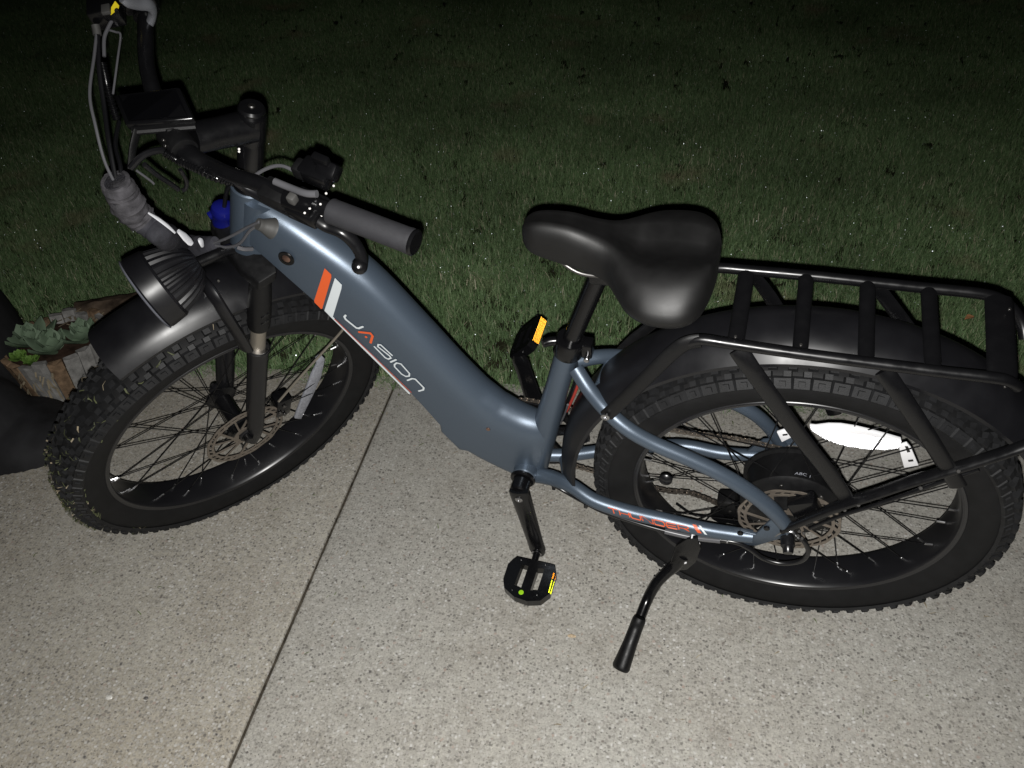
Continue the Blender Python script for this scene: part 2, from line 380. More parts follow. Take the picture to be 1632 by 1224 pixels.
def turf_tile(k, size, nb):
    rg = random.Random(100 + k); V = []; F = []; rn = []
    for _ in range(nb):
        x = rg.uniform(-size / 2, size / 2) * 1.12; y = rg.uniform(-size / 2, size / 2) * 1.12
        h = rg.uniform(.020, .044) * (1.25 if rg.random() < .08 else 1); w = rg.uniform(.0008, .0018); a = rg.uniform(0, 2 * pi); lean = rg.uniform(.1, 1.15) ** 1.2
        dx, dy = cos(a), sin(a); px, py = -dy, dx; tw = rg.uniform(-.6, .6)
        px, py = px * cos(tw) + dx * sin(tw), py * cos(tw) + dy * sin(tw)
        o = len(V); c = rg.random()
        for t in (0, .38, .72):
            bend = lean * t * t * h; z = -.014 + h * (t * (1 - .28 * lean * t)); ww = w * (1 - .55 * t)
            V += [(x + dx * bend - px * ww, y + dy * bend - py * ww, z), (x + dx * bend + px * ww, y + dy * bend + py * ww, z)]
        V.append((x + dx * lean * h, y + dy * lean * h, -.014 + h * (1 - .28 * lean)))
        F += [(o, o + 1, o + 3, o + 2), (o + 2, o + 3, o + 5, o + 4), (o + 4, o + 5, o + 6)]; rn += [c] * 7
    me = bpy.data.meshes.new('turf_tile'); me.from_pydata(V, [], F); me.update()
    at = me.attributes.new('rnd', 'FLOAT', 'POINT'); at.data.foreach_set('value', rn)
    me.materials.append(GRASS); o = bpy.data.objects.new('turf_tile', me); hid.objects.link(o)
TS = .11
for k in range(6): turf_tile(k, TS, 520)
def in_view(x, y, mx=.12):
    q = cam_m.inverted() @ Vector((x, y, 0))
    if q.z > -.1: return False
    f = LENS / 36.0
    return abs(q.x / -q.z * f) < .5 + mx and abs(q.y / -q.z * f) < .375 + mx
pts = []
y = BASEY + .028
while y < 10.5:
    st = TS * (1 if y < 4.5 else 1.18); x = -8.5
    while x < 5.0:
        if in_view(x, y): pts.append((x + random.uniform(-.02, .02), y + (random.uniform(-.02, .02) if y > BASEY + .1 else random.uniform(-.026, .004)), -.002 + .012 * noise.noise(Vector((x * 1.1, y * 1.1, 0)))))
        x += st
    y += st
gm = bpy.data.meshes.new('grass'); gm.from_pydata(pts, [], []); gm.materials.append(GRASS)
grass = bpy.data.objects.new('grass', gm); COL.objects.link(grass); grass['kind'] = 'stuff'; grass['label'] = 'short dewy lawn grass beyond the concrete'
ng = bpy.data.node_groups.new('turf', 'GeometryNodeTree')
ng.interface.new_socket('Geometry', in_out='INPUT', socket_type='NodeSocketGeometry'); ng.interface.new_socket('Geometry', in_out='OUTPUT', socket_type='NodeSocketGeometry')
gi = ng.nodes.new('NodeGroupInput'); go = ng.nodes.new('NodeGroupOutput'); ip = ng.nodes.new('GeometryNodeInstanceOnPoints')
ci = ng.nodes.new('GeometryNodeCollectionInfo'); ci.inputs['Collection'].default_value = hid; ci.inputs['Separate Children'].default_value = True; ci.inputs['Reset Children'].default_value = True
rv = ng.nodes.new('FunctionNodeRandomValue'); rv.data_type = 'FLOAT_VECTOR'; rv.inputs[0].default_value = (-.05, -.05, 0); rv.inputs[1].default_value = (.05, .05, 6.283)
rs = ng.nodes.new('FunctionNodeRandomValue'); rs.data_type = 'FLOAT'; rs.inputs[2].default_value = .85; rs.inputs[3].default_value = 1.25; rs.inputs['Seed'].default_value = 5
ri = ng.nodes.new('FunctionNodeRandomValue'); ri.data_type = 'INT'; ri.inputs[4].default_value = 0; ri.inputs[5].default_value = 5; ri.inputs['Seed'].default_value = 9
ip.inputs['Pick Instance'].default_value = True
L_ = ng.links.new
L_(gi.outputs[0], ip.inputs['Points']); L_(ci.outputs[0], ip.inputs['Instance']); L_(rv.outputs[0], ip.inputs['Rotation']); L_(rs.outputs[1], ip.inputs['Scale']); L_(ri.outputs[2], ip.inputs['Instance Index']); L_(ip.outputs[0], go.inputs[0])
md = grass.modifiers.new('turf', 'NODES'); md.node_group = ng

# dew on the blades: tiny wet facets, of which those turned to the flash sparkle
DEW = pmat('dew_drop', (0.80, 0.86, 0.88), rough=.42, metal=1.0)
rg = random.Random(3); V = []; F = []
n_d = 0
while n_d < 30000:
    y = BASEY + .01 + (rg.random() ** 1.5) * 5.8; x = rg.uniform(-5.5, 2.8)
    if not in_view(x, y, .02): n_d += 0.2; continue
    if noise.noise(Vector((x * 1.6, y * 1.6, 7))) < -.12 and rg.random() < .7: n_d += .5; continue
    r = rg.uniform(.0008, .0015) * (1.8 if rg.random() < .06 else 1); z = rg.uniform(.016, .034); o = len(V); n_d += 1
    n_ = Vector((rg.gauss(0, .8), rg.gauss(-.5, .8), rg.gauss(.6, .6))).normalized(); u = n_.orthogonal().normalized(); w_ = n_.cross(u); c = Vector((x, y, z))
    V += [c + u * r, c + w_ * r, c - u * r, c - w_ * r]; F.append((o, o + 1, o + 2, o + 3))
gd = G(); gd.add(V, F); obj('dew_drops', gd, DEW, kind='stuff', smooth=False)
# dry, pale patches in the turf
rg = random.Random(8); V = []; F = []; rn = []
for (px, py, _), rad in zip([(-1.2314,3.436,0.0),(0.2391,3.4885,0.0),(0.3602,3.5232,0.0),(0.8762,4.1109,0.0),(-0.4614,2.9976,0.0),(-0.558,2.4295,0.0),(1.1549,3.347,0.0),(-0.9617,3.6135,0.0),(0.5095,3.0068,0.0)], (.09, .13, .12, .10, .10, .12, .12, .08, .10)):
    for k in range(int(900 * rad)):
        x = px + rg.gauss(0, rad * .8); y = py + rg.gauss(0, rad * .6); h = rg.uniform(.02, .05); w_ = rg.uniform(.0009, .0018); a = rg.uniform(0, 6.283); ln = rg.uniform(.4, 1.3); d = Vector((cos(a), sin(a), 0)); u = Vector((-d.y, d.x, 0)) * w_; b = Vector((x, y, .004)); o = len(V)
        V += [b - u, b + u, b + d * ln * h * .4 + Vector((0, 0, h * .6)) + u * .7, b + d * ln * h * .4 + Vector((0, 0, h * .6)) - u * .7, b + d * ln * h + Vector((0, 0, h * (.95 - .4 * ln)))]
        F += [(o, o + 1, o + 2, o + 3), (o + 3, o + 2, o + 4)]; rn += [.86 + .14 * rg.random()] * 5
me = bpy.data.meshes.new('dry_grass'); me.from_pydata([tuple(v) for v in V], [], F); me.update(); at = me.attributes.new('rnd', 'FLOAT', 'POINT'); at.data.foreach_set('value', rn)
obj('dry_grass', me, GRASS, kind='stuff')

# ------------------------------------------------------------------ the bicycle
# bike space: x forward, y to its left (the kickstand side), z up, origin where the rear tyre meets the ground
bike = bpy.data.objects.new('electric_bicycle', None); COL.objects.link(bike)
bike.matrix_world = Matrix([BIKE_R[0] + [BIKE_O[0]], BIKE_R[1] + [BIKE_O[1]], BIKE_R[2] + [BIKE_O[2]], [0, 0, 0, 1]])
bike['label'] = 'slate blue step-through fat tyre electric bicycle leaning on its kickstand'; bike['category'] = 'electric bicycle'
bike.empty_display_size = .1
SB = Vector(ST_BASE); SM = Matrix.Rotation(ST_ANG, 3, Vector(ST_AX))
def ft(p): return SB + SM @ (Vector(p) - SB)             # straight-ahead fork position -> turned to the left
def fdir(v): return SM @ Vector(v)
AX = Vector(ST_AX)
def onaxis(z): return SB + AX * ((z - SB.z) / AX.z)
def part(name, g, mat, parent=bike, **k): return obj(name, g, mat, parent, **k)
Y = Vector((0, 1, 0))

# ---- frame
secs = [((.958, .866), (.925, .956), .030), ((.9269, .8413), (.885, .936), .036), ((.8871, .7935), (.826, .893), .040), ((.8276, .7115), (.741, .810), .041),
        ((.7735, .6259), (.668, .698), .041), ((.7152, .5331), (.612, .605), .041), ((.672, .449), (.572, .548), .041), ((.6725, .4305), (.566, .541), .0425),
        ((.6425, .3800), (.540, .515), .0425), ((.6255, .379), (.533, .510), .042), ((.588, .3518), (.505, .4925), .041), ((.5269, .316), (.470, .478), .038), ((.490, .306), (.455, .466), .030)]
def section(L, T, w):
    L = Vector((L[0], 0, L[1])); T = Vector((T[0], 0, T[1])); h = (T - L).length; n = (T - L) / h
    pr = [(0, -.78), (.012, -.92), (.035, -1)]
    up = [(.56, 1.0), (.67, .985), (.76, .94), (.84, .855), (.905, .72), (.955, .53), (.985, .31), (1.0, .11)]
    left = [(0, .40), (0, .70), (.022, .90), (.055, .985), (.10, 1.0), (.35, 1.0)] + up
    return [L + n * (a * h) + Y * (b * w) for a, b in left] + [L + n * (a * h) - Y * (b * w) for a, b in left[::-1]]
rings = []
for i in range(len(secs) - 1):
    a, b = secs[i], secs[i + 1]; kk = 1 if i in (6, 8) else 5
    for j in range(kk):
        t = j / kk
        # smooth between stations, hard at the battery cover step
        def cr(q):
            if kk == 1: return secs[i][q], secs[i + 1][q]
            return None
        def blend(q, c):
            p1 = a[q][c] if q < 2 else a[2]; p2 = b[q][c] if q < 2 else b[2]
            ip = i - 1 if i - 1 >= 0 and (i - 1) not in (6, 8) else i; inx = i + 2 if i + 2 < len(secs) and (i + 1) not in (6, 8) else i + 1
            p0 = secs[ip][q][c] if q < 2 else secs[ip][2]; p3 = secs[inx][q][c] if q < 2 else secs[inx][2]
            return .5 * (2 * p1 + (p2 - p0) * t + (2 * p0 - 5 * p1 + 4 * p2 - p3) * t * t + (3 * p1 - p0 - 3 * p2 + p3) * t ** 3)
        rings.append(section((blend(0, 0), blend(0, 1)), (blend(1, 0), blend(1, 1)), blend(2, 0)))
rings.append(section(*secs[-1]))
g = G(); g.loft(rings)
down_tube = part('down_tube', g, PAINT, angle=30)
g = G(); a0 = onaxis(.836); a1 = onaxis(.962)
g.lathe([(0, 0), (.028, 0), (.031, .002), (.0315, .05), (.0305, (a1 - a0).length - .002), (.028, (a1 - a0).length), (0, (a1 - a0).length)], a0, 36, AX)
part('head_tube', g, PAINT)
g = G(); g.tube([onaxis(.852) + Vector((-.012, 0, -.006)), onaxis(.948) + Vector((-.018, 0, -.006))], .033, 28, 1); part('head_gusset', g, PAINT)
# seat tube, bottom bracket, stays
SEAT_T = Vector((.4085, 0, .672)); SEAT_B = Vector((.497, 0, .325))
g = G(); g.tube([SEAT_B, SEAT_B.lerp(SEAT_T, .36), SEAT_B.lerp(SEAT_T, .7), SEAT_T], [.029, .026, .0215, .0205], 28, 6); part('seat_tube', g, PAINT)
BB = Vector((.505, 0, .345))
g = G(); g.cyl(BB - Y * .048, BB + Y * .052, .0235, 32, .002); part('bottom_bracket_shell', g, PAINT)
g = G(); g.cyl(BB + Y * .0525, BB + Y * .062, .0255, 32, .003); part('bottom_bracket_cup', g, GLOSSB)
g = G(); g.cyl(BB + Y * .0622, BB + Y * .092, .0185, 32, .003); part('crank_spindle', g, GLOSSB)
NEAR_STAY_PTS = [(0.4894,0.03,0.3277),(0.4501,0.038,0.3365),(0.4043,0.056,0.3466),(0.3557,0.074,0.3373),(0.2907,0.08,0.3293),(0.2179,0.084,0.328),(0.1469,0.087,0.3253),(0.0897,0.089,0.3302),(0.0562,0.089,0.3329)]
g = G(); g.tube(NEAR_STAY_PTS, [.0165, .0155, .0145, .0145, .0145, .0145, .0142, .0138, .0125], 22, 6); chain_stay = part('chain_stay', g, PAINT)
g = G(); g.tube([(0.5112,-0.028,0.3143),(0.4388,-0.045,0.3089),(0.346,-0.078,0.3097),(0.2191,-0.084,0.3465),(0.1324,-0.086,0.3413),(0.0551,-0.088,0.3504)], [.015, .014, .0135, .0135, .0135, .012], 18, 6); part('chain_stay', g, PAINT)
g = G(); g.tube([(0.394,0.01,0.637),(0.3652,0.034,0.6137),(0.3294,0.06,0.5963),(0.2921,0.074,0.5743),(0.248,0.078,0.5503),(0.1823,0.08,0.5237),(0.1272,0.082,0.4977),(0.0761,0.084,0.4628),(0.0343,0.086,0.4242),(0.0044,0.088,0.3844)], [.0135, .0135, .0135, .0135, .0135, .0135, .0138, .0142, .0145, .0125], 22, 6); part('seat_stay', g, PAINT)
g = G(); g.tube([(0.3986,-0.01,0.6344),(0.3671,-0.03,0.6309),(0.3278,-0.058,0.6111),(0.2742,-0.078,0.5808),(0.1812,-0.08,0.5292),(0.0988,-0.082,0.4882),(0.0545,-0.084,0.4449),(0.0178,-0.088,0.38)], [.0135, .0135, .013, .013, .013, .013, .013, .012], 18, 6); part('seat_stay', g, PAINT)
g = G(); g.tube([(0.3489,0.022,0.612),(0.3412,-0.04,0.6158)], .0115, 16, 1); part('stay_bridge', g, PAINT)
g = G(); g.tube([(0.4175,0.04,0.3356),(0.4465,-0.038,0.3095)], .010, 14, 1); part('stay_bridge', g, PAINT)
# dropouts
g = G(); g.prism([(0.0804,0.086,0.348),(0.0521,0.086,0.3446),(0.0299,0.086,0.4057),(0.0043,0.086,0.4058),(-0.0072,0.086,0.3769),(0.0014,0.086,0.3532),(0.0479,0.086,0.3069),(0.093,0.086,0.3002)], (0, .006, 0), .0012); dropout = part('dropout', g, PAINT)
for px in [(0.0796,0.0925,0.3455),(0.0366,0.0925,0.3766)]:
    g = G(); g.cyl(px, Vector(px) + Y * .005, .0055, 14); part('dropout_bolt', g, GLOSSB, dropout)
g = G(); g.prism([(-.02, -.091, .35), (.015, -.091, .345), (.06, -.091, .33), (.09, -.091, .352), (.06, -.091, .40), (.01, -.091, .42), (-.02, -.091, .39)], (0, .006, 0), .0012); part('dropout', g, PAINT)

# decals on the down tube: printed, so almost flat
DY = .0
def dec(P): return P
TN = Vector((0, 1, 0))
def lift(P, d=.0012): return [Vector((p[0], p[1] + d, p[2])) for p in P]
g = G(); g.prism(lift([(0.8058,0.041,0.836),(0.7973,0.041,0.8235),(0.7988,0.041,0.8172),(0.8388,0.041,0.7405),(0.8413,0.041,0.7394),(0.8498,0.041,0.7537),(0.849,0.041,0.7582)], .0002), (0, .0006, 0)); part('orange_stripe', g, ORANGE, down_tube, smooth=False)
g = G(); g.prism(lift([(0.7923,0.041,0.8167),(0.7834,0.041,0.8026),(0.7867,0.041,0.7938),(0.8233,0.041,0.7228),(0.713,0.041,0.542),(0.7155,0.041,0.5386),(0.8267,0.041,0.7205),(0.8357,0.041,0.7363)], .0002), (0, .0006, 0)); part('white_stripe', g, WHITED, down_tube, smooth=False)
g = G(); g.ribbon(lift([(0.8202,0.041,0.719),(0.7098,0.041,0.5463)]), .0022, TN); part('red_line', g, REDL, down_tube, smooth=False)
letters = [
    ('w', .0039, False, [(0.7953,0.041,0.732),(0.799,0.041,0.7274),(0.7977,0.041,0.7214),(0.7822,0.041,0.7036),(0.7779,0.041,0.7031),(0.7682,0.041,0.7087)]),
    ('o', .0046, False, [(0.7794,0.041,0.6937),(0.7574,0.041,0.6944),(0.7546,0.041,0.688),(0.7628,0.041,0.6699)]),
    ('w', .0031, False, [(0.7268,0.041,0.6437),(0.7434,0.041,0.6675),(0.7483,0.041,0.6676),(0.7506,0.041,0.6621),(0.7321,0.041,0.6411),(0.7307,0.041,0.6361),(0.7369,0.041,0.632),(0.7421,0.041,0.6344),(0.7577,0.041,0.6605)]),
    ('w', .0035, False, [(0.7215,0.041,0.6332),(0.7337,0.041,0.625)]),
    ('w', .0031, True, [(0.7276,0.041,0.6191),(0.7221,0.041,0.6248),(0.7137,0.041,0.6234),(0.7019,0.041,0.6004),(0.704,0.041,0.5929),(0.7113,0.041,0.5904),(0.7185,0.041,0.5955),(0.7286,0.041,0.6132)]),
    ('w', .0035, False, [(0.7099,0.041,0.58),(0.6994,0.041,0.5869),(0.693,0.041,0.5865),(0.6803,0.041,0.5654),(0.6826,0.041,0.559),(0.6925,0.041,0.5537)])]
for c, w, cl, P in letters:
    g = G(); g.ribbon(lift(P), w, TN, closed=cl)
    if c == 'o':
        q = Vector(lift([(0.7685,0.041,0.683)])[0]); g.prism([q + Vector((cos(t * pi / 5) * .0025, 0, sin(t * pi / 5) * .0025)) for t in range(10)], (0, .0004, 0))
        part('letter', g, ORANGE, down_tube, smooth=False, kind='stuff')
    else: part('letter', g, WHITED, down_tube, smooth=False)
# THUNDER on the chain stay: strokes laid on the tube
def stay_normal(p):
    best = min(((Vector(q) - Vector(p)).length, i) for i, q in enumerate(NEAR_STAY_PTS))[1]; i = min(max(best, 1), len(NEAR_STAY_PTS) - 2)
    a, b = Vector(NEAR_STAY_PTS[i - 1]), Vector(NEAR_STAY_PTS[i + 1]); t = (b - a).normalized(); q = Vector(p) - a; return (q - t * q.dot(t)).normalized()
THU = [(0.3269,0.0876,0.3433),(0.3086,0.0883,0.3418),(0.3177,0.088,0.3427),(0.3137,0.0926,0.3343),(0.3055,0.0883,0.3414),(0.3015,0.0933,0.3337),(0.2872,0.0892,0.3404),(0.2832,0.0942,0.3329),(0.3034,0.0912,0.3382),(0.2851,0.0921,0.3373),(0.2842,0.0892,0.3401),(0.2809,0.0937,0.3348),(0.2778,0.0947,0.3329),(0.2635,0.0957,0.3322),(0.262,0.095,0.3339),(0.2653,0.0907,0.3395),(0.2576,0.0961,0.3319),(0.2617,0.091,0.3394),(0.2587,0.0914,0.3393),(0.2407,0.0972,0.3302),(0.2377,0.0973,0.3299),(0.2417,0.0929,0.3383),(0.2381,0.0932,0.3382),(0.2219,0.0942,0.3379),(0.218,0.0957,0.3361),(0.216,0.0978,0.3318),(0.2179,0.0984,0.3292),(0.2341,0.0975,0.3295),(0.2381,0.0932,0.3382),(0.1966,0.0948,0.3374),(0.2136,0.0945,0.3376),(0.2146,0.0957,0.3364),(0.2122,0.0982,0.3313),(0.2095,0.0988,0.3289),(0.1926,0.0993,0.3291),(0.2134,0.0971,0.334),(0.1955,0.0976,0.3342),(0.1891,0.0995,0.3293),(0.1931,0.0948,0.3373),(0.1767,0.0947,0.3371),(0.1739,0.0957,0.3364),(0.1728,0.0972,0.3349),(0.1745,0.0978,0.3336),(0.1909,0.0979,0.3337),(0.1806,0.0979,0.3338),(0.1704,0.0998,0.3299)]
thn = [[2, 2], [2, 2, 2], [6], [6], [7], [6, 2], [7, 2]]
k = 0
for strokes in thn:
    g = G()
    for n_ in strokes:
        P = [Vector(p) for p in THU[k:k + n_]]; k += n_; nv = stay_normal(P[0]); g.ribbon([p + stay_normal(p) * .0006 for p in P], .0018, nv, .0003, round_=False)
    part('letter', g, ORANGE, chain_stay, smooth=False, kind='stuff')
for c, A_, B_ in ((ORANGE, [(0.1666,0.0898,0.3395),(0.1637,0.0937,0.3378),(0.1596,0.0973,0.335),(0.1549,0.1,0.3308)], [(0.1596,0.09,0.3392),(0.1562,0.0935,0.3378),(0.1521,0.0973,0.3353),(0.1474,0.1,0.3311)]), (WHITED, [(0.155,0.09,0.3391),(0.1515,0.094,0.3379),(0.1468,0.098,0.3348),(0.1422,0.1006,0.3307)], [(0.1509,0.0902,0.3394),(0.1469,0.0942,0.3377),(0.1422,0.098,0.3347),(0.137,0.1008,0.3306)])):
    A_ = [Vector(p) + stay_normal(p) * .0008 for p in A_]; B_ = [Vector(p) + stay_normal(p) * .0008 for p in B_]
    g = G(); g.add(A_ + B_, [(i, i + 1, 5 + i, 4 + i) for i in range(3)]); part('stripe', g, c, chain_stay, smooth=False)
# key lock and cable boot on the tube's side
q = Vector([(0.8722,0.041,0.8499)][0])
g = G(); g.lathe([(0, .0), (.0135, 0), (.0145, .002), (.0135, .0035), (.0085, .0035), (.0085, .0015), (0, .0015)], q, 28, Y); lock = part('battery_lock', g, GLOSSB)
g = G(); g.lathe([(0, .0018), (.0075, .0018), (.0075, .003), (.005, .0042), (0, .0042)], q, 20, Y); part('lock_core', g, COPPER, lock)
q = Vector([(0.8789,0.04,0.9093)][0]); q2 = Vector([(0.8907,0.055,0.9281)][0])
g = G(); g.tube([q, q.lerp(q2, .25), q.lerp(q2, .7), q2], [.018, .0155, .0105, .0095], 18, 4); part('cable_boot', g, GREYR)
q = Vector([(0.5668,0.0415,0.4685)][0])
g = G(); g.lathe([(0, 0), (.0045, 0), (.004, .0012), (0, .0014)], q, 14, Y); part('plug', g, COPPER)
g = G(); P = [(0.5889,0.0412,0.4743),(0.6056,0.0412,0.4473),(0.6125,0.0412,0.418)]; g.ribbon(P, .004, TN, .0004, round_=False); part('cover_seam', g, BLACK)

# ---- seat post, clamp, saddle
SD = (SEAT_T - SEAT_B).normalized()
PT = Vector((.352, 0, .842))
g = G(); g.tube([SEAT_T - SD * .05, SEAT_T + SD * .02, PT], .0158, 24, 1); part('seat_post', g, GLOSSB)
g = G(); L_ax = SD; g.lathe([(.0165, -.008), (.0245, -.008), (.0262, -.004), (.0262, .026), (.0245, .030), (.0165, .030)], SEAT_T, 30, SD); clamp = part('seat_clamp', g, GLOSSB)
q = SEAT_T + SD * .02
g = G(); g.tube([q + Vector((.02, .004, .004)), q + Vector((.034, .008, .004)), q + Vector((.044, .016, .004))], [.008, .0085, .007], 14, 4); part('clamp_lever', g, GLOSSB, clamp)
g = G(); g.box(q + Vector((-.03, 0, -.008)), (.018, .026, .030), None, .003); part('clamp_lug', g, GLOSSB, clamp)
g = G(); g.cyl(q + Vector((-.032, -.02, -.016)), q + Vector((-.032, .024, -.016)), .005, 14); part('clamp_bolt', g, STEEL, clamp)
g = G(); g.box((.338, 0, .855), (.05, .04, .026), None, .005); part('saddle_clamp', g, GLOSSB)
for s in (-1, 1):
    g = G(); g.tube([(.425, s * .012, .895), (.38, s * .02, .866), (.33, s * .022, .864), (.27, s * .026, .866), (.215, s * .04, .885)], .0036, 10, 6); part('saddle_rail', g, BOLT)
# saddle: nose forward, wide padded rear
sst = [  # x, half width, top z at the middle, shoulder drop, skirt z
    (.4655, .004, .925, .004, .914), (.463, .013, .934, .004, .906), (.455, .0205, .942, .006, .898), (.442, .0255, .947, .008, .893), (.42, .0285, .949, .009, .888), (.39, .0315, .947, .010, .882),
    (.36, .036, .939, .012, .876), (.33, .049, .931, .014, .871), (.308, .078, .925, .016, .866), (.290, .102, .922, .018, .862), (.268, .117, .922, .019, .860), (.245, .122, .923, .020, .859), (.222, .121, .924, .020, .859),
    (.204, .114, .924, .020, .860), (.190, .099, .923, .019, .863), (.181, .078, .922, .018, .868), (.175, .048, .920, .016, .874), (.172, .018, .917, .014, .880)]
rings = []
def cmr(T, k):
    out = []
    for i in range(len(T) - 1):
        p = [T[max(i - 1, 0)], T[i], T[i + 1], T[min(i + 2, len(T) - 1)]]
        for j in range(k):
            t = j / k; out.append([.5 * (2 * b + (c - a) * t + (2 * a - 5 * b + 4 * c - d) * t * t + (3 * b - a - 3 * c + d) * t ** 3) for a, b, c, d in zip(*p)])
    out.append(list(T[-1])); return out
for x, w, zt, sd_, zb in cmr(sst, 4):
    ring = []; h = zt - zb; lobes = max(0, min(1, (w - .045) / .06))
    prof = [(0.0, zt - .018 * lobes), (.18, zt - .014 * lobes), (.38, zt - .001 * lobes), (.56, zt + .001), (.76, zt - sd_ * .55), (.88, zt - sd_ * 1.2), (.96, zt - sd_ * 1.2 - h * .16), (1.0, zt - sd_ - h * .38), (1.0, zb + h * .24), (.955, zb + h * .06), (.88, zb), (.6, zb + .012), (.25, zb + .016)]
    ring = [Vector((x, w * a, z)) for a, z in prof] + [Vector((x, -w * a, z)) for a, z in prof[:0:-1]]
    rings.append(ring)
g = G(); g.loft(rings); part('saddle', g, VINYL, angle=60)

# ---- wheels
def wheel(front, parent):
    C = Vector((WB, 0, .37)) if front else Vector((0, 0, .37)); fn = ft if front else (lambda p: p)
    A = .0364; R1, R2 = .2874, .2787
    hubr = .031 if front else .083; hw = .047 if front else .034
    # hub or hub motor = the wheel itself
    g = G()
    if front: g.lathe([(0, -.062), (.012, -.062), (.012, -.052), (.033, -.050), (.034, -.044), (.019, -.038), (.0175, 0), (.019, .038), (.034, .044), (.033, .050), (.012, .052), (.012, .075), (0, .075)], C, 40)
    else: g.lathe([(0, -.058), (.03, -.056), (.036, -.048), (.066, -.040), (.085, -.036), (.088, -.033), (.088, -.029), (.081, -.026), (.0805, .026), (.088, .029), (.088, .033), (.083, .037), (.060, .044), (.034, .050), (.026, .058), (.012, .062), (0, .062)], C, 56)
    wh = obj('wheel', g.xf(fn), PLAST if not front else BLACK, parent, label=('front wheel turned left, muddy tyre' if front else 'rear wheel with hub motor'))
    sub = lambda n, gg, m, **k: obj(n, gg.xf(fn), m, wh, **k)
    g = G(); g.lathe([(R1 + .0012, A), (R1, A + .0012), (R1 - .0025, A + .0006), (R1 - .004, A - .0004), (R2 + .001, A), (R2, A - .0014), (R2 - .0022, A - .008), (R2 - .0035, 0), (R2 - .0022, -A + .008), (R2, -A + .0014), (R2 + .001, -A), (R1, -A - .0012), (R1 + .0012, -A), (R1 - .002, -A + .004), (R1 - .003, 0), (R1 - .002, A - .004)], C, 128, closed=True)
    sub('rim', g, RIMM, angle=25)
    g = G(); g.lathe([(R1 - .001, A - .0008), (R1 + .003, A + .001), (.299, .0425), (.315, .0485), (.331, .0495), (.343, .0470), (.351, .0415), (.3565, .032), (.3595, .016), (.3605, 0), (.3595, -.016), (.3565, -.032), (.351, -.0415), (.343, -.0470), (.331, -.0495), (.315, -.0485), (.299, -.0425), (R1 + .003, -A - .001), (R1 - .001, -A + .0008), (R1 + .004, -.028), (R1 + .004, .028)], C, 144, closed=True)
    tyre = sub('tyre', g, RUBBER, angle=50)
    # tread blocks
    g = G(); rk = random.Random(5)
    def block(th, r0, r1, y0, ww, ll, tilt, yo=0):
        # a block from radius r0 to r1, centred on y0, ww wide (y), ll long (around); tilt: lean of its radial axis towards y
        er = Vector((cos(th), 0, sin(th))); et = Vector((-sin(th), 0, cos(th))); n_ = (er * cos(tilt) + Y * sin(tilt)).normalized(); w_ = et.cross(n_)
        b = C + er * r0 + Y * y0; V = []
        for k_, s_ in ((0, 1.12), (r1 - r0, .88)):
            for a, c in ((-1, -1), (1, -1), (1, 1), (-1, 1)): V.append(b + n_ * k_ + et * (a * ll / 2 * s_) + w_ * (c * ww / 2 * s_))
        g.add(V, [(0, 1, 2, 3), (4, 5, 6, 7), (0, 1, 5, 4), (1, 2, 6, 5), (2, 3, 7, 6), (3, 0, 4, 7)])
    nk = 76
    for i in range(nk):
        t0 = 2 * pi * i / nk; st = i % 2
        for s in (-1, 1):
            block(t0, .3430, .3490, s * .0455, .019, .0285 if st else .0265, s * 1.0)                        # shoulder band
            block(t0, .3430, .3515, s * .0462, .0095, .0105, s * 1.0)                                          # raised square on it
            block(t0 + .5 * pi / nk, .3520, .3640, s * .0385, .010, .0130, s * .55)                           # edge knobs
            block(t0 + pi / nk, .3555, .3665, s * (.0255 + .002 * st), .0115, .014, s * .38)
            block(t0 + (.5 if st else 0) * pi / nk, .358, .3695, s * .0125, .0125, .015, s * .12)
    obj('tread', g.xf(fn), KNOBR, wh, kind='stuff', smooth=False)
    # spokes in crossing pairs, silver nipples
    nip = G(); ns = 36
    for i in range(ns):
        s = 1 if i % 2 else -1; k = i // 2; lead = 1 if k % 2 else -1
        th_r = 2 * pi * (i + .5) / ns + lead * .038; th_h = th_r + lead * (1.05 if front else .62)
        ph = C + Vector((cos(th_h) * (hubr - .004 if front else .0845), s * (hw if front else .031), sin(th_h) * (hubr - .004 if front else .0845)))
        pr_ = C + Vector((cos(th_r) * (R2 - .003), s * .010, sin(th_r) * (R2 - .003))); d = (pr_ - ph).normalized()
        gs = G(); gs.tube([ph, pr_ - d * .012], .00125, 6, 1, caps=False); obj('spoke', gs.xf(fn), BLACK, wh)
        nip.cyl(pr_ - d * .015, pr_, .0025, 8, .0006)
    if not front:
        for j in range(6):
            t = 2 * pi * j / 6 + .2; gq = G(); q = C + Vector((cos(t) * .071, .040, sin(t) * .071)); gq.cyl(q, q + Y * .0035, .0038, 10); obj('motor_screw', gq, BOLT, wh)
    obj('nipples', nip.xf(fn), STEEL, wh, kind='stuff')
    # brake disc on the left
    yd = .064; g = G(); no = 12
    def ring(r0, r1, wav=0.0):
        n = 144; V = []; F = []
        for j in range(n):
            t = 2 * pi * j / n; w = 1 + wav * sin(t * 12)
            for r, yy in ((r0, yd), (r1 * w, yd), (r1 * w, yd + .0018), (r0, yd + .0018)): V.append(C + Vector((cos(t) * r, yy, sin(t) * r)))
        for j in range(n):
            a = j * 4; b = ((j + 1) % n) * 4
            for q in range(4): F.append((a + q, a + (q + 1) % 4, b + (q + 1) % 4, b + q))
        g.add(V, F)
    ring(.0845, .0895, .012); ring(.073, .0785)
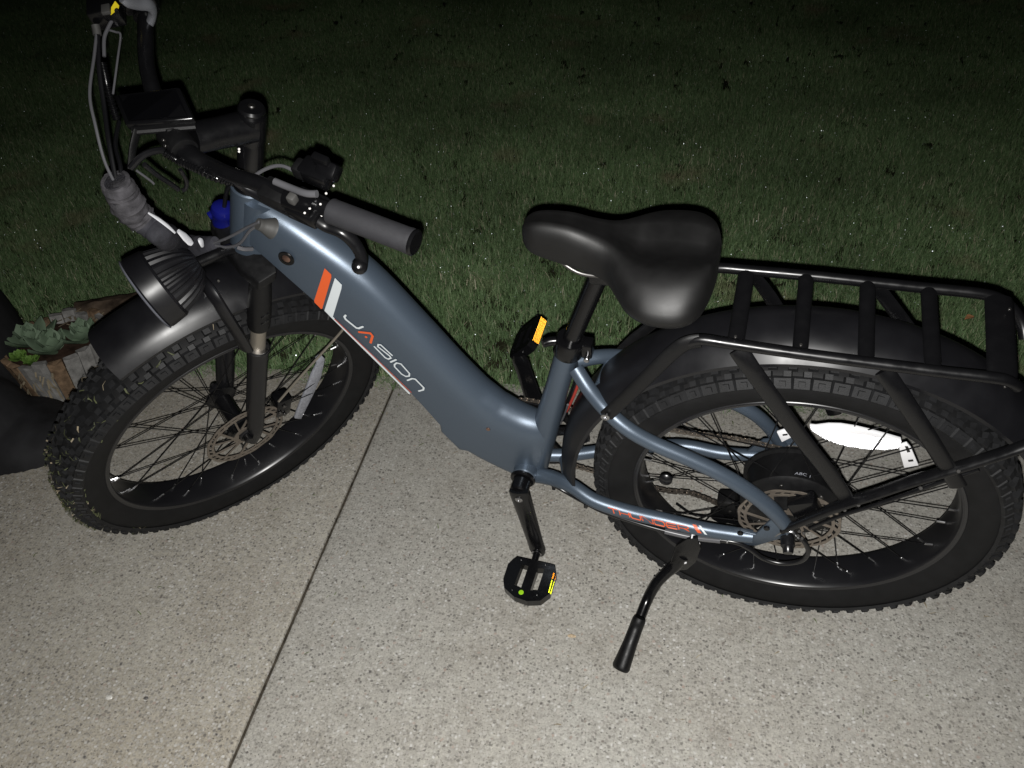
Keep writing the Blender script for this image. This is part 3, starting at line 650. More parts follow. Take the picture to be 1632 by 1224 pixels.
    for j in range(30):
        t = 2 * pi * j / 30; e = Vector((cos(t + .1), 0, sin(t + .1))); f = Vector((cos(t), 0, sin(t)))
        wv = .0042 if j % 5 else .010; u = Vector((-sin(t), 0, cos(t)))
        a = C + f * .0775 + Y * (yd + .0001); b = C + e * .0855 + Y * (yd + .0001)
        g.prism([a - u * wv / 2, a + u * wv / 2, b + u * wv / 2, b - u * wv / 2], (0, .0016, 0))
    for j in range(6):
        t = 2 * pi * j / 6 + .3; f0 = Vector((cos(t), 0, sin(t))); f1 = Vector((cos(t + .75), 0, sin(t + .75))); f2 = Vector((cos(t + .25), 0, sin(t + .25)))
        for fa, fb, w in ((f0, f1, .0055), (f0, f2, .0040)):
            a = C + fa * .024 + Y * (yd + .0001); b = C + fb * .0745 + Y * (yd + .0001); u = (b - a).cross(Y).normalized() * w / 2
            g.prism([a - u, a + u, b + u, b - u], (0, .0016, 0))
    ring(.017, .028)
    obj('brake_disc', g.xf(fn), ROTOR, wh, smooth=False, kind='stuff')
    return wh
rear = wheel(False, bike); frontw = wheel(True, bike)

# ---- fenders
def fender(C, th0, th1, rc, re, hwid, fn, n=60, lipy=.004):
    # a curved shell: crown radius rc, edge radius re, half width hwid; th measured from straight ahead, over the top
    prof = []
    for k in range(13):
        a = -1 + 2 * k / 12; prof.append((re + (rc - re) * (1 - abs(a) ** 2.6), a * hwid))
    outer = prof; inner = [(r - .0028, y * .965) for r, y in prof[::-1]]
    full = [(re - .006, -hwid)] + outer + [(re - .006, hwid)] + [(re - .006, hwid * .965)] + inner + [(re - .006, -hwid * .965)]
    rings = []
    for j in range(n + 1):
        t = radians(th0 + (th1 - th0) * j / n)
        # rounded ends: narrow slightly in the last few degrees
        rings.append([fn(C + Vector((cos(t) * r, y, sin(t) * r))) for r, y in full])
    g = G(); g.loft(rings); return g
CR = Vector((0, 0, .37)); CF = Vector((WB, 0, .37))
rear_fender = part('rear_fender', fender(CR, -4, 147, .434, .402, .064, lambda p: p), FENDER, angle=35)
front_fender = part('front_fender', fender(CF, 78.5, 158, .450, .424, .060, ft), FENDER, angle=35)

# ---- fork
def S(p): return ft(p)
def legpt(y, z, fwd=.014): q = onaxis(z); return Vector((q.x + fwd, y, z))
for s in (1, -1):
    yl = .066 * s
    g = G(); a = legpt(yl, .352, .012); b = legpt(yl, .610)
    g.tube([S(legpt(yl, .330, .018)), S(legpt(yl, .36, .014)), S(legpt(yl, .40)), S(legpt(yl, .60)), S(legpt(yl, .640))], [.011, .0165, .0195, .0195, .0215], 28, 4); leg = part('fork_lower_leg', g, FENDER)
    g = G(); L2 = legpt(yl, .640); g.lathe([(.0215, 0), (.0228, .001), (.0228, .004), (.019, .006), (.014, .006)], S(L2), 28, SM @ AX); obj('wiper_seal', g, CABLE, leg)
    g = G(); g.lathe([(.0205, .006), (.0212, .007), (.0205, .0085), (.0195, .0085)], S(L2), 28, SM @ AX); obj('seal_ring', g, STEEL, leg)
    g = G(); g.tube([S(legpt(yl, .635)), S(legpt(yl, .74))], .0142, 24, 1); part('stanchion', g, STANCH)
    g = G(); g.tube([S(legpt(yl, .702)), S(legpt(yl, .708)), S(legpt(yl, .735)), S(legpt(yl, .775)), S(legpt(yl, .815)), S(legpt(yl, .838))], [.0165, .0205, .0215, .021, .019, .018], 26, 3); boot = part('fork_upper_sleeve', g, PLAST)
    for zz, ww in ((.752, .010), (.735, .012)):
        g = G(); g.box(S(legpt(yl + .0205, zz)), (.016, .004, .004), SM, .001); obj('sleeve_ridge', g, GLOSSB, boot)
    # dropout foot
    g = G(); P = [legpt(yl, .345, .004), legpt(yl, .375, .0), legpt(yl, .39, .030), (WB + .012, yl, .385), (WB + .016, yl, .365), (WB + .004, yl, .350), legpt(yl, .33, .016)]
    g.prism([S((p[0], yl - .005, p[2])) for p in P], SM @ Vector((0, .010, 0)), .0015); obj('axle_foot', g, FENDER, leg)
    g = G(); g.cyl(S((WB, yl + s * .006, .37)), S((WB, yl + s * .018, .37)), .0095, 16, .002); obj('axle_nut', g, BLACK if s > 0 else STEEL, leg)
# crown
g = G(); g.prism([S(Vector((onaxis(.824).x - .026, y, .818))) if False else S(onaxis(.824) + Vector((dx, y, 0))) for dx, y in ((-.028, -.03), (-.006, -.086), (.030, -.086), (.040, -.04), (.040, .04), (.030, .086), (-.006, .086), (-.028, .03))], SM @ AX * .022, .004); part('fork_crown', g, PLAST)
# arch joining the lowers in front of the wheel
arch_n = [Vector(p) for p in [(1.082,0.07,0.6666),(1.0781,0.072,0.7209),(1.0759,0.068,0.7695),(1.0733,0.056,0.8117),(1.0719,0.034,0.83)]]
arch_m = Vector([(1.0734,0.0,0.8175)][0])
arch = arch_n + [arch_m] + [Vector((p.x, -p.y, p.z)) for p in arch_n[::-1]]
g = G(); g.tube([S(p) for p in arch], .0075, 14, 6, ry=.014); part('fork_arch', g, FENDER)
# lock-out knob, blue, on the far leg
q = legpt(-.066, .846); g = G(); g.lathe([(0, -.01), (.0185, -.01), (.0195, 0), (.0195, .012), (.0205, .014), (.0205, .022), (.0185, .028), (.012, .032), (0, .033)], S(q), 26, SM @ AX, mod=lambda i, j: 1 + (.03 if (j // 2) % 2 and 3 <= i <= 6 else 0)); knob = part('lockout_knob', g, BLUEP)
g = G(); g.box(S(q + AX * .018 + Vector((.020, -.006, 0))), (.012, .010, .012), SM, .002); obj('lockout_tab', g, BLUEP, knob)
g = G(); g.lathe([(0, -.03), (.021, -.03), (.0215, -.012), (.020, -.0102), (0, -.0102)], S(q), 24, SM @ AX); part('leg_cap', g, PLAST)
g = G(); g.tube([S(q + AX * .03 + Vector((0, .004, 0))), S(q + AX * .075 + Vector((-.006, .008, 0))), S(q + AX * .09 + Vector((-.02, .02, 0)))], .004, 8, 6); part('cable_loop', g, CABLE)
# brake caliper behind the near leg and its bare hose
q = Vector([(1.0972,0.052,0.3748)][0])
g = G(); g.box(S(q), (.036, .034, .060), SM @ Matrix.Rotation(-.4, 3, 'Y'), .006); cal = part('brake_caliper', g, GLOSSB)
for dz, dx in ((.016, -.004), (-.016, .006), (.0, .012)):
    g = G(); g.cyl(S(q + Vector((dx, .018, dz))), S(q + Vector((dx, .022, dz))), .0045, 12); obj('caliper_bolt', g, BOLT, cal)
g = G(); g.tube([(1.0536,0.0136,0.4133),(1.0121,-0.0101,0.4558),(0.9675,-0.0376,0.4988),(0.9001,-0.0739,0.5657),(0.8734,-0.0821,0.6004)], .0026, 8, 5); part('brake_hose', g, STANCH)
# fender stay and hardware on the arch
for P in ([(1.0354,0.1107,0.821),(1.0261,0.0987,0.8218),(1.0191,0.0868,0.8168)], [(1.0315,0.0915,0.8276),(1.0257,0.0824,0.8248),(1.027,0.0771,0.8117),(1.0326,0.0774,0.7983)], [(1.0247,0.0898,0.8087),(1.0306,0.0866,0.7878),(1.035,0.0822,0.7686)]):
    g = G(); g.tube(P, .0022, 8, 5); part('bracket_wire', g, STEEL, front_fender)
for p in [(1.0232,0.088,0.8087),(1.0088,0.0673,0.8058),(1.0259,0.08,0.787)]:
    g = G(); g.cyl(p, Vector(p) + SM @ Vector((0, .005, .002)), 0.00252, 10); part('bracket_bolt', g, BOLT, front_fender)

# ---- headlight
HA = SM @ Vector((1, 0, -.03)).normalized()
hc = S((1.062, .004, .872))
fin = lambda i, j: (1.0 if (j % 4) < 2 else .93) if 2 <= i <= 6 else 1.0
g = G(); g.lathe([(0, -.004), (.022, -.002), (.036, .008), (.046, .022), (.0525, .036), (.057, .050), (.0595, .060), (.061, .0605), (.0635, .064), (.066, .088), (.066, .094), (.063, .0965), (.060, .0965), (.059, .092), (0, .090)], hc, 96, HA, (0, 0, 1), mod=fin); lamp = part('headlight', g, FENDER, angle=28)
g = G(); g.lathe([(.0605, .0968), (.0655, .0968), (.0668, .0985), (.0650, .1000), (.0605, .0995)], hc, 72, HA, closed=True); obj('lamp_bezel', g, LENSG, lamp)
g = G(); g.lathe([(.0588, .0925), (.045, .0965), (.02, .0985), (0, .099)], hc, 48, HA); obj('lamp_lens', g, LENSG, lamp)
g = G(); g.tube([hc + HA * .012, S((1.025, .002, .858)), S((1.0, .0, .848))], .010, 12, 4); obj('lamp_bracket', g, BLACK, lamp)

# ---- stem, bar, controls
q0 = onaxis(.962)
g = G(); g.lathe([(0, 0), (.027, 0), (.0275, .004), (.0245, .012), (.0205, .014), (.0205, .085), (.019, .088), (.019, .092), (.0225, .094), (.0225, .138), (.0205, .141), (.0175, .147), (0, .148)], q0, 32, AX); quill = part('stem_riser', g, GLOSSB)
top = q0 + AX * .145
g = G(); g.lathe([(.012, 0), (.020, 0), (.0205, .003), (.018, .007), (.006, .0075), (.006, .003), (0, .003)], top, 24, AX); cap = part('stem_cap', g, BLACK)
g = G(); g.lathe([(0, .0035), (.0055, .0035), (.0055, .0085), (.004, .010), (0, .010)], top, 14, AX); obj('cap_bolt', g, BOLT, cap)
for p in [(0.8637,0.0087,1.0833),(0.8702,0.0141,1.0642),(0.8714,0.0105,1.0545),(0.8827,0.0404,1.0562),(0.8844,0.0403,1.0518)]:
    g = G(); g.cyl(p, Vector(p) + Vector((-.003, .004, .002)), 0.00204, 10); obj('stem_bolt', g, BOLT, quill)
g = G(); st0 = q0 + AX * .116; CLAMP = S((.984, 0, 1.116))
g.tube([st0, st0.lerp(CLAMP, .45), st0.lerp(CLAMP, .80)], [.0255, .0232, .0232], 28, 3); stem = part('stem', g, BLACK)
g = G(); yA = SM @ Y
g.lathe([(.017, -.024), (.0205, -.023), (.0215, -.02), (.0215, .02), (.0205, .023), (.017, .024)], CLAMP, 28, yA); part('bar_clamp', g, PLAST)
for p in [(0.9367,0.1184,1.1142),(0.9378,0.1186,1.1052),(0.9337,0.0726,1.1076),(0.9327,0.0884,1.1071),(0.9356,0.0698,1.0978)]:
    g = G(); g.cyl(p, Vector(p) + Vector((0, .003, .003)), 0.00228, 10); obj('clamp_bolt', g, BOLT, stem)
BL = [(.984, 0, 1.116), (.980, .035, 1.110), (.966, .062, 1.108), (.953, .10, 1.118), (.928, .150, 1.127), (.900, .205, 1.132), (.880, .245, 1.133), (.822, .360, 1.138)]
BR = [(.984, 0, 1.116), (.980, -.035, 1.122), (.971, -.075, 1.140), (.955, -.118, 1.150), (.928, -.165, 1.160), (.905, -.205, 1.163), (.880, -.245, 1.160), (.818, -.370, 1.150)]
bar = [S(p) for p in BR[:0:-1]] + [S(p) for p in BL]
g = G(); g.tube(bar, [.0112] * 5 + [.0118, .0158, .0158, .0158, .0118] + [.0112] * 5, 20, 6); handlebar = part('handlebar', g, BLACK)
def grip(a, b):
    a = S(a); b = S(b); d = (b - a).normalized(); L = (b - a).length
    g = G(); pr = [(.0135, 0), (.0172, .001), (.0178, .004)] + [(.0172 + (.0003 if k % 2 else 0), .008 + k * (L - .02) / 46) for k in range(47)] + [(.0180, L - .007), (.0178, L - .002), (.0160, L), (0, L)]
    g.lathe(pr, a, 32, d); part('grip', g, GRIPM)
grip((.877, .2515, 1.1330), (.8185, .3655, 1.1380))
g = G(); a = S((.8200, .3625, 1.1378)); b = S((.8170, .3685, 1.1381)); g.cyl(a, b, .0182, 32, .002); part('grip_end_cap', g, GLOSSB)
grip((.877, -.2515, 1.1595), (.811, -.380, 1.149))
# left controls
def bx(name, P, size, mat, rot, parent=handlebar, bev=.003):
    g = G(); g.box(P, size, SM @ rot, bev); return obj(name, g, mat, parent)
RG = Matrix.Rotation(radians(25), 3, 'Z')
pod = part('control_pod', G().box([(0.693,0.1414,1.0961)][0], (.030, .046, .026), SM @ RG, .005), GLOSSB)
bx('pod_cap', [(0.675,0.1412,1.1013)][0], (.024, .030, .024), GLOSSB, RG @ Matrix.Rotation(.5, 3, 'Y'), pod, .006)
bx('pod_hood', [(0.715,0.1413,1.1)][0], (.022, .020, .022), PLAST, RG, pod, .004)
bx('pod_button', [(0.7038,0.1376,1.0848)][0], (.008, .012, .028), PLAST, RG, pod, .002)
bx('pod_switch', [(0.6816,0.14,1.1085)][0], (.010, .024, .036), GLOSSB, RG, pod, .003)
bx('pod_edge', [(0.6958,0.1426,1.0879)][0], (.0035, .010, .030), STEEL, RG, pod, .001)
P = [(0.7029,0.1561,1.0597),(0.6931,0.1571,1.0533)]
g = G(); g.tube([S((.912, .195, 1.132)), S((.902, .212, 1.132)), S((.890, .236, 1.1325))], [.016, .018, .0165], 20, 3); perch = part('lever_perch', g, GLOSSB)
bx('perch_body', [(0.7128,0.1573,1.0505)][0], (.045, .050, .022), GLOSSB, RG, perch, .005)
bx('reservoir_cap', [(0.7149,0.1822,1.0821)][0], (.012, .012, .014), GREYR, RG, perch, .003)
bx('perch_window', [(0.6992,0.1608,1.0644)][0], (.004, .012, .010), STEEL, RG, perch, .001)
for p in [(0.6788,0.1572,1.0758),(0.6666,0.1534,1.086),(0.7032,0.1737,1.0591),(0.7071,0.1773,1.0563),(0.6996,0.1737,1.0615),(0.6839,0.1699,1.0673),(0.6899,0.1666,1.0461)]:
    g = G(); g.cyl(p, Vector(p) + Vector((-.002, .003, .003)), 0.0018, 10); obj('perch_bolt', g, BOLT, perch)
g = G(); g.tube([(0.7036,0.1701,1.0514),(0.6873,0.1665,1.0328),(0.6654,0.168,1.0247),(0.6534,0.1684,1.0093),(0.6467,0.1699,0.9928),(0.6454,0.1727,0.9787),(0.6477,0.1798,0.973)], [.0125, .0125, .0115, .0098, .0088, .0084, .0102], 14, 6, ry=[.0085] * 6 + [.0095]); lever = part('brake_lever', g, BLACK)
g = G(); q = Vector([(0.6473,0.1799,0.9743)][0]); g.lathe([(0, -.0112)] + [(.0112 * cos(radians(a)), .0112 * sin(radians(a))) for a in range(-70, 71, 20)] + [(0, .0112)], q, 18, SM @ Y); obj('lever_ball', g, BLACK, lever)
g = G(); q = Vector([(0.6381,0.1957,0.9873)][0]); g.cyl(q, q + Vector((-.001, .0025, .0025)), .0022, 10); obj('lever_pin', g, STEEL, lever)
part('throttle_body', G().box([(0.76,0.1509,1.065)][0], (.034, .042, .020), SM @ RG, .004), PLAST)
g = G(); g.tube([(0.7478,0.1616,1.0923),(0.7235,0.1676,1.0888),(0.6954,0.1777,1.0895),(0.6783,0.1784,1.0905)], .0050, 10, 5); part('brake_pipe', g, CABLEG)
g = G(); g.tube([(0.8148,0.1228,1.0656),(0.7878,0.1215,1.0812),(0.7628,0.1225,1.0898),(0.7409,0.1282,1.0893),(0.7165,0.1351,1.0781)], .0026, 8, 6); part('cable', g, CABLEG)
g = G(); g.tube([(0.8136,0.1212,1.0657),(0.8014,0.1152,1.0585),(0.7858,0.1115,1.0511)], .004, 8, 5); part('cable', g, CABLE)
g = G(); g.tube([(0.8522,0.1142,1.0546),(0.8406,0.1058,1.0351),(0.8088,0.108,1.02),(0.7592,0.1279,1.0172),(0.729,0.1443,1.0247)], [.006, .009, .010, .010, .008], 12, 5); part('lever_hose', g, CABLE)
for p in [(0.7876,0.1177,1.0256),(0.7781,0.1234,1.0273),(0.7575,0.1282,1.0219)]:
    g = G(); g.cyl(p, Vector(p) + Vector((-.001, .002, .003)), .0022, 8); obj('hose_clip', g, BOLT, handlebar)
# spiral cable wrap below the stem
def spiral(P, name='spiral_wrap'):
    g = G(); Q = catmull(P, 8); m = len(Q); r = [.0052 + .0016 * (1 if (i % 4) < 2 else 0) for i in range(m)]
    Q2 = catmull(P, 16); g.tube(Q2, [.0050 + .0014 * (1 if (i % 4) < 2 else -0.2) for i in range(len(Q2))], 12, 1); return part(name, g, GLOSSB)
spiral([(0.9363,0.1287,1.1016),(0.9253,0.1239,1.0873),(0.9089,0.125,1.081),(0.8925,0.126,1.0748),(0.8704,0.1252,1.0626),(0.8544,0.1141,1.0491)])
spiral([(1.0591,0.0381,1.1826),(1.0569,0.0456,1.1695),(1.0556,0.0533,1.1543),(1.0564,0.0595,1.1311),(1.0562,0.0647,1.1087)])
g = G(); g.tube([(0.9747,0.135,1.0835),(0.975,0.1202,1.0548),(0.9737,0.1058,1.0311),(0.9735,0.0969,1.015)], .004, 8, 6); part('cable', g, CABLE)
g = G(); g.tube([(0.9568,0.093,1.049),(0.9615,0.086,1.0242),(0.9678,0.0873,1.0111),(0.9721,0.0923,1.0096)], .0032, 8, 6); part('cable', g, CABLE)
g = G(); g.tube([(0.9838,0.1445,1.0786),(0.9834,0.1297,1.0519),(0.9839,0.1263,1.0441)], .0018, 8, 4); part('cable', g, CABLEG)
g = G(); g.tube([(0.9855,0.1512,1.087),(0.969,0.1354,1.0985),(0.9571,0.119,1.0971),(0.9495,0.1043,1.0884)], .0050, 8, 6); part('cable', g, CABLE)
# display on its bracket
dq = [Vector(p) for p in [(1.0318,0.0739,1.1541),(0.9374,0.0456,1.1556),(0.9086,0.0767,1.1254),(0.9892,0.1202,1.1373)]]
nz = (dq[1] - dq[0]).cross(dq[3] - dq[0]).normalized(); nz = nz if nz.z > 0 else -nz
g = G(); g.prism(dq, -nz * .014, .003); disp = part('display', g, GLOSSB)
c_ = sum(dq, Vector()) / 4; scq = [c_ + (p - c_) * .86 + nz * .0004 for p in dq]
g = G(); g.prism(scq, nz * .0006); obj('display_screen', g, pmat('dark_display_glass', (.002, .002, .0025), rough=.15, spec=.3), disp)
fl0 = dq[3]; fr0 = dq[2]; mid = fl0.lerp(fr0, .12)
g = G(); g.tube([mid - nz * .012, Vector([(0.9869,0.1281,1.1057)][0]), Vector([(0.9946,0.1425,1.0806)][0])], [.010, .0085, .007], 10, 4, ry=.004); obj('display_strut', g, PLAST, disp)
g = G(); a = fl0.lerp(fr0, .04) - nz * .013; b = fl0.lerp(fr0, .97) - nz * .013; g.tube([a, a.lerp(b, .5), b], .0085, 10, 1, ry=.006); obj('display_strut', g, PLAST, disp)
g = G(); a = fl0.lerp(fr0, .62) - nz * .012; g.tube([a, a.lerp(CLAMP, .5), CLAMP + Vector((0, 0, .01))], .012, 10, 3, ry=.007); obj('display_strut', g, PLAST, disp)
for p in [(0.9836,0.1165,1.1247),(0.9881,0.1173,1.115),(0.9917,0.1186,1.1086),(0.9724,0.1071,1.1218)]:
    g = G(); g.cyl(p, Vector(p) + Vector((0, .002, .002)), .0018, 8); obj('display_screw', g, BOLT, disp)
# right controls at the top edge of the picture
RR = Matrix.Rotation(radians(-25), 3, 'Z')
bx('shifter_body', [(1.0665,-0.0221,1.2312)][0], (.045, .040, .032), GLOSSB, RR)
bx('shifter_window', [(1.05,-0.0042,1.2404)][0], (.012, .016, .006), GREYR, RR, handlebar, .001)
g = G(); nv = Vector((.1, .75, .65)).normalized(); g.prism([(1.0345,-0.0115,1.2489),(1.0348,-0.0152,1.2411),(1.0373,-0.0141,1.2371),(1.0463,-0.0047,1.2322),(1.041,-0.0065,1.2422)], nv * .0008); part('yellow_sticker', g, YELLOWD, handlebar)
g = G(); g.tube([S((.918, -.185, 1.161)), S((.905, -.205, 1.163)), S((.888, -.235, 1.162))], [.016, .018, .017], 20, 3); perch2 = part('lever_perch', g, GLOSSB)
g = G(); g.tube([(1.0021,0.0058,1.2637),(1.0016,0.0008,1.2556),(1.001,-0.0147,1.2446),(0.9986,-0.0307,1.2368),(1.0028,-0.0399,1.2255),(1.0108,-0.0411,1.213),(1.0187,-0.0392,1.2035)], [.010, .0095, .0085, .0095, .0095, .0072, .005], 12, 5, ry=.006); part('brake_lever', g, pmat('polished_alloy_lever', (.30, .31, .34), rough=.4, metal=.6))
bx('lever_mount', [(1.0472,-0.0754,1.2283)][0], (.05, .04, .03), GLOSSB, RR)
g = G(); g.tube([(1.0715,0.0058,1.2221),(1.0699,0.0095,1.2165),(1.0687,0.0138,1.2113)], .006, 10, 3); part('barrel_adjuster', g, GREYR)
for P, r_, m_ in (([(1.0683,0.0143,1.2134),(1.0598,0.0463,1.196),(1.0453,0.0994,1.1684),(1.0287,0.1321,1.14),(1.0219,0.1536,1.099),(1.0158,0.162,1.0646)], .0022, CABLEG), ([(1.0675,0.0129,1.2127),(1.0569,0.0512,1.18),(1.0457,0.0856,1.1414),(1.0256,0.1285,1.1083),(1.0151,0.1606,1.0637)], .0034, CABLE), ([(1.0533,-0.0168,1.2248),(1.0571,0.0007,1.2155),(1.0584,0.0152,1.2067),(1.0535,0.035,1.1906)], .0026, CABLEG), ([(1.0565,0.0621,1.1031),(1.0401,0.1044,1.0924),(1.0174,0.1364,1.0779),(1.0116,0.1554,1.0626)], .0032, CABLE), ([(1.0576,-0.0004,1.2122),(1.0547,-0.0074,1.2063),(1.0535,-0.0128,1.1991),(1.0447,0.0193,1.1831),(1.04,0.0652,1.1498)], .0016, CABLEG)):
    g = G(); g.tube(P, r_, 8, 6); part('cable', g, m_)
# neoprene sleeve round the cables, frayed tape at its top
SLV = [(1.0132,0.1621,1.0712),(1.0162,0.1584,1.0503),(1.0194,0.1547,1.0221),(1.0192,0.1479,0.9968)] + [(1.0109,0.1428,0.9752),(1.0016,0.1372,0.9552)] + [(1.0966,0.02,0.8352),(1.0525,0.028,0.8424),(1.0112,0.034,0.8574)]
g = G(); Q = catmull(SLV, 8); rs_ = lerp_list([.0175, .0225, .0235, .021, .020, .0205, .0215, .019, .0135], len(Q)); rs_ = [r * (1 + .16 * noise.noise(Vector((i * .45, 1, 0)))) for i, r in enumerate(rs_)]
g.tube(Q, rs_, 20, 1, ry=[r * (.80 + .1 * noise.noise(Vector((i * .3, 5, 0)))) for i, r in enumerate(rs_)]); slv = part('cable_sleeve', g, SLEEVE, label='dark grey fabric sleeve bundling the brake and motor cables')
Q3 = Q[:int(len(Q) * .42)]
g = G(); rings = []
for i, c in enumerate(Q3):
    t = (Q[i + 1] - c).normalized(); u = t.orthogonal().normalized() if i == 0 else (u - t * t.dot(u)).normalized(); w2 = t.cross(u)
    rings.append([c + (u * cos(2 * pi * j / 28) + w2 * sin(2 * pi * j / 28)) * (rs_[i] * (1.06 + .14 * noise.noise(Vector((i * .55, cos(2 * pi * j / 28) * 1.6, sin(2 * pi * j / 28) * 1.6)))) + (.002 * random.random() if i in (0, len(Q3) - 1) else 0)) for j in range(28)])
g.loft(rings); obj('frayed_tape', g, TAPE, slv)
for P, w_ in (([(0.984,0.1615,1.0182),(0.9777,0.1556,1.0033),(0.9705,0.1515,0.9872),(0.9679,0.1472,0.9725)], .0030), ([(0.9608,0.1468,0.9765),(0.9599,0.1413,0.9617),(0.9592,0.1371,0.949),(0.958,0.1359,0.9433)] , .0062), ([(0.9477,0.1285,0.9485),(0.947,0.1273,0.9416),(0.9494,0.1259,0.9328)], .0055)):
    g = G(); g.tube(P, [w_ * .5, w_, w_, w_ * .6], 10, 5, ry=w_ * .35); obj('reflective_strip', g, SILVERC, slv)
for P in ([(1.0145,0.034,0.8584),(0.971,0.04,0.8813),(0.9183,0.048,0.9137),(0.8877,0.054,0.9313)], [(1.0137,0.034,0.8544),(0.9839,0.04,0.8585),(0.9496,0.046,0.8752),(0.9142,0.052,0.9096),(0.8929,0.054,0.9234)]):
    g = G(); g.tube(P, .0026, 8, 6); part('cable', g, CABLEG)
g = G(); g.tube([(0.9195,0.0886,0.9044),(0.9124,0.0847,0.8983),(0.9066,0.072,0.889)], .0035, 8, 5); part('cable', g, CABLEG)

# ---- cranks, pedals, chain drive
def crank(s, he, pe, mat=GLOSSB):
    # he: hub end, pe: pedal end (x, y, z)
    he = Vector(he); pe = Vector(pe); d = (pe - he)
    g = G(); g.tube([he - d.normalized() * .016, he - d.normalized() * .004, he.lerp(pe, .35), he.lerp(pe, .8), pe - d.normalized() * .004, pe + d.normalized() * .013], [.0190, .0215, .0195, .0175, .0180, .0125], 16, 4, ry=[.009, .010, .0085, .0075, .008, .007], up=Vector((1, 0, 0)))
    c = part('crank_arm', g, mat)
    g = G(); q = he + Y * s * .0095; g.lathe([(0, 0), (.0078, 0), (.0078, .001), (.006, .0024), (.003, .0024), (.003, .001), (0, .001)], q, 18, Y * s); obj('crank_bolt', g, STEEL, c)
    g = G(); q = pe + Y * s * .0075; g.lathe([(.0085, 0), (.0105, .0004), (.0105, .0018), (.0085, .0022)], q, 20, Y * s, closed=True); obj('pedal_washer', g, STEEL, c)
    return c
HE = Vector([(0.501,0.094,0.3397)][0]); PE = Vector([(0.4757,0.108,0.1661)][0])
crank(1, HE, PE)
HE2 = Vector((2 * BB.x - HE.x, -.098, 2 * BB.z - HE.z)); PE2 = Vector([(0.5397,-0.108,0.5128)][0])
crank(-1, HE2, PE2)
def pedal(s, pe, outline, slots, tilt, hz=.020):
    pe = Vector(pe)
    # body: a frame of bars round two openings, outline in local (x, outward) metres
    M = Matrix.Rotation(tilt, 3, 'Y')
    def w(x, o, z=0): v = M @ Vector((x, 0, z)); return pe + Vector((v.x, s * (o), v.z))
    n = len(outline); bm = bmesh.new(); ov = [bm.verts.new((x, o, 0)) for x, o in outline]
    edges = [bm.edges.new((ov[i], ov[(i + 1) % n])) for i in range(n)]
    for sl in slots:
        sv = [bm.verts.new((x, o, 0)) for x, o in sl]; edges += [bm.edges.new((sv[i], sv[(i + 1) % len(sv)])) for i in range(len(sv))]
    bmesh.ops.triangle_fill(bm, edges=edges, use_beauty=True)
    r = bmesh.ops.extrude_face_region(bm, geom=bm.faces[:]); vs = [e for e in r['geom'] if isinstance(e, bmesh.types.BMVert)]
    bmesh.ops.translate(bm, verts=vs, vec=(0, 0, hz)); bm.verts.index_update()
    g = G(); g.add([w(v.co.x, v.co.y, v.co.z - hz / 2) for v in bm.verts], [[v.index for v in f.verts] for f in bm.faces]); bm.free()
    p = part('pedal', g, GLOSSB, angle=20)
    g = G(); g.cyl(pe + Y * s * .006, w(0, .045), .0075, 14); obj('pedal_axle', g, GLOSSB, p)
    for x0 in (-.026, .026):
        for o in (.034, .104):
            g = G(); g.cyl(w(x0, o, hz / 2 - .001), w(x0, o, hz / 2 + .003), .0022, 8); obj('grip_pin', g, GLOSSB, p)
    return p, w
PO = [(-.034, .031), (.036, .029), (.043, .038), (.050, .052), (.050, .086), (.043, .104), (.018, .119), (-.010, .123), (-.036, .116), (-.051, .096), (-.053, .050), (-.046, .032)]
PS = [[(.007, .046), (.021, .044), (.024, .094), (.009, .098)], [(-.027, .044), (-.013, .047), (-.011, .098), (-.025, .096)]]
ped, pw = pedal(1, PE, PO, PS, .0)
PO2 = [(-.028, .016), (.028, .014), (.036, .03), (.037, .08), (.028, .098), (-.028, .10), (-.037, .08), (-.036, .03)]
ped2, pw2 = pedal(-1, PE2, PO2, [[(.006, .032), (.02, .032), (.02, .080), (.006, .080)], [(-.02, .032), (-.006, .032), (-.006, .08), (-.02, .08)]], .80)
# prism reflectors: a plate tiled with three-sided corner prisms, as on every bicycle
def prisms(name, pts, nrm, cell, mat, parent, depth_dir=None, label=None):
    # pts: convex outline in the plane; nrm: towards the light side; corner-cube cells sunk behind the front plane
    P = [Vector(p) for p in pts]; nv = Vector(nrm).normalized(); c = sum(P, Vector()) / len(P); ux = (P[1] - P[0]).normalized(); ux = (ux - nv * ux.dot(nv)).normalized(); uy = nv.cross(ux)
    poly = [((p - c).dot(ux), (p - c).dot(uy)) for p in P]
    def inside(x, y):
        k = False
        for i in range(len(poly)):
            (x1, y1), (x2, y2) = poly[i], poly[i - 1]
            if (y1 > y) != (y2 > y) and x < (x2 - x1) * (y - y1) / (y2 - y1) + x1: k = not k
        return k
    h = cell * sqrt(3) / 2; dep = cell / sqrt(6); V = []; F = []; R = max(max(abs(a), abs(b)) for a, b in poly); nI = int(R / cell * 2) + 3
    for j in range(-nI, nI):
        for i in range(-nI, nI):
            a = (i * cell + (j % 2) * cell / 2, j * h); b = (a[0] + cell, a[1]); t = (a[0] + cell / 2, a[1] + h); d2 = (b[0] + cell / 2, b[1] + h)
            for tri in ((a, b, t), (b, d2, t)):
                cx = sum(q[0] for q in tri) / 3; cy = sum(q[1] for q in tri) / 3
                if not inside(cx, cy): continue
                o = len(V); V += [c + ux * q[0] + uy * q[1] for q in tri] + [c + ux * cx + uy * cy - nv * dep]; F += [(o, o + 1, o + 3), (o + 1, o + 2, o + 3), (o + 2, o, o + 3)]
    g = G(); g.add(V, F); me = g.mesh(name, smooth=False); o = obj(name, me, mat, parent, label=label); o['kind'] = 'stuff'; return o
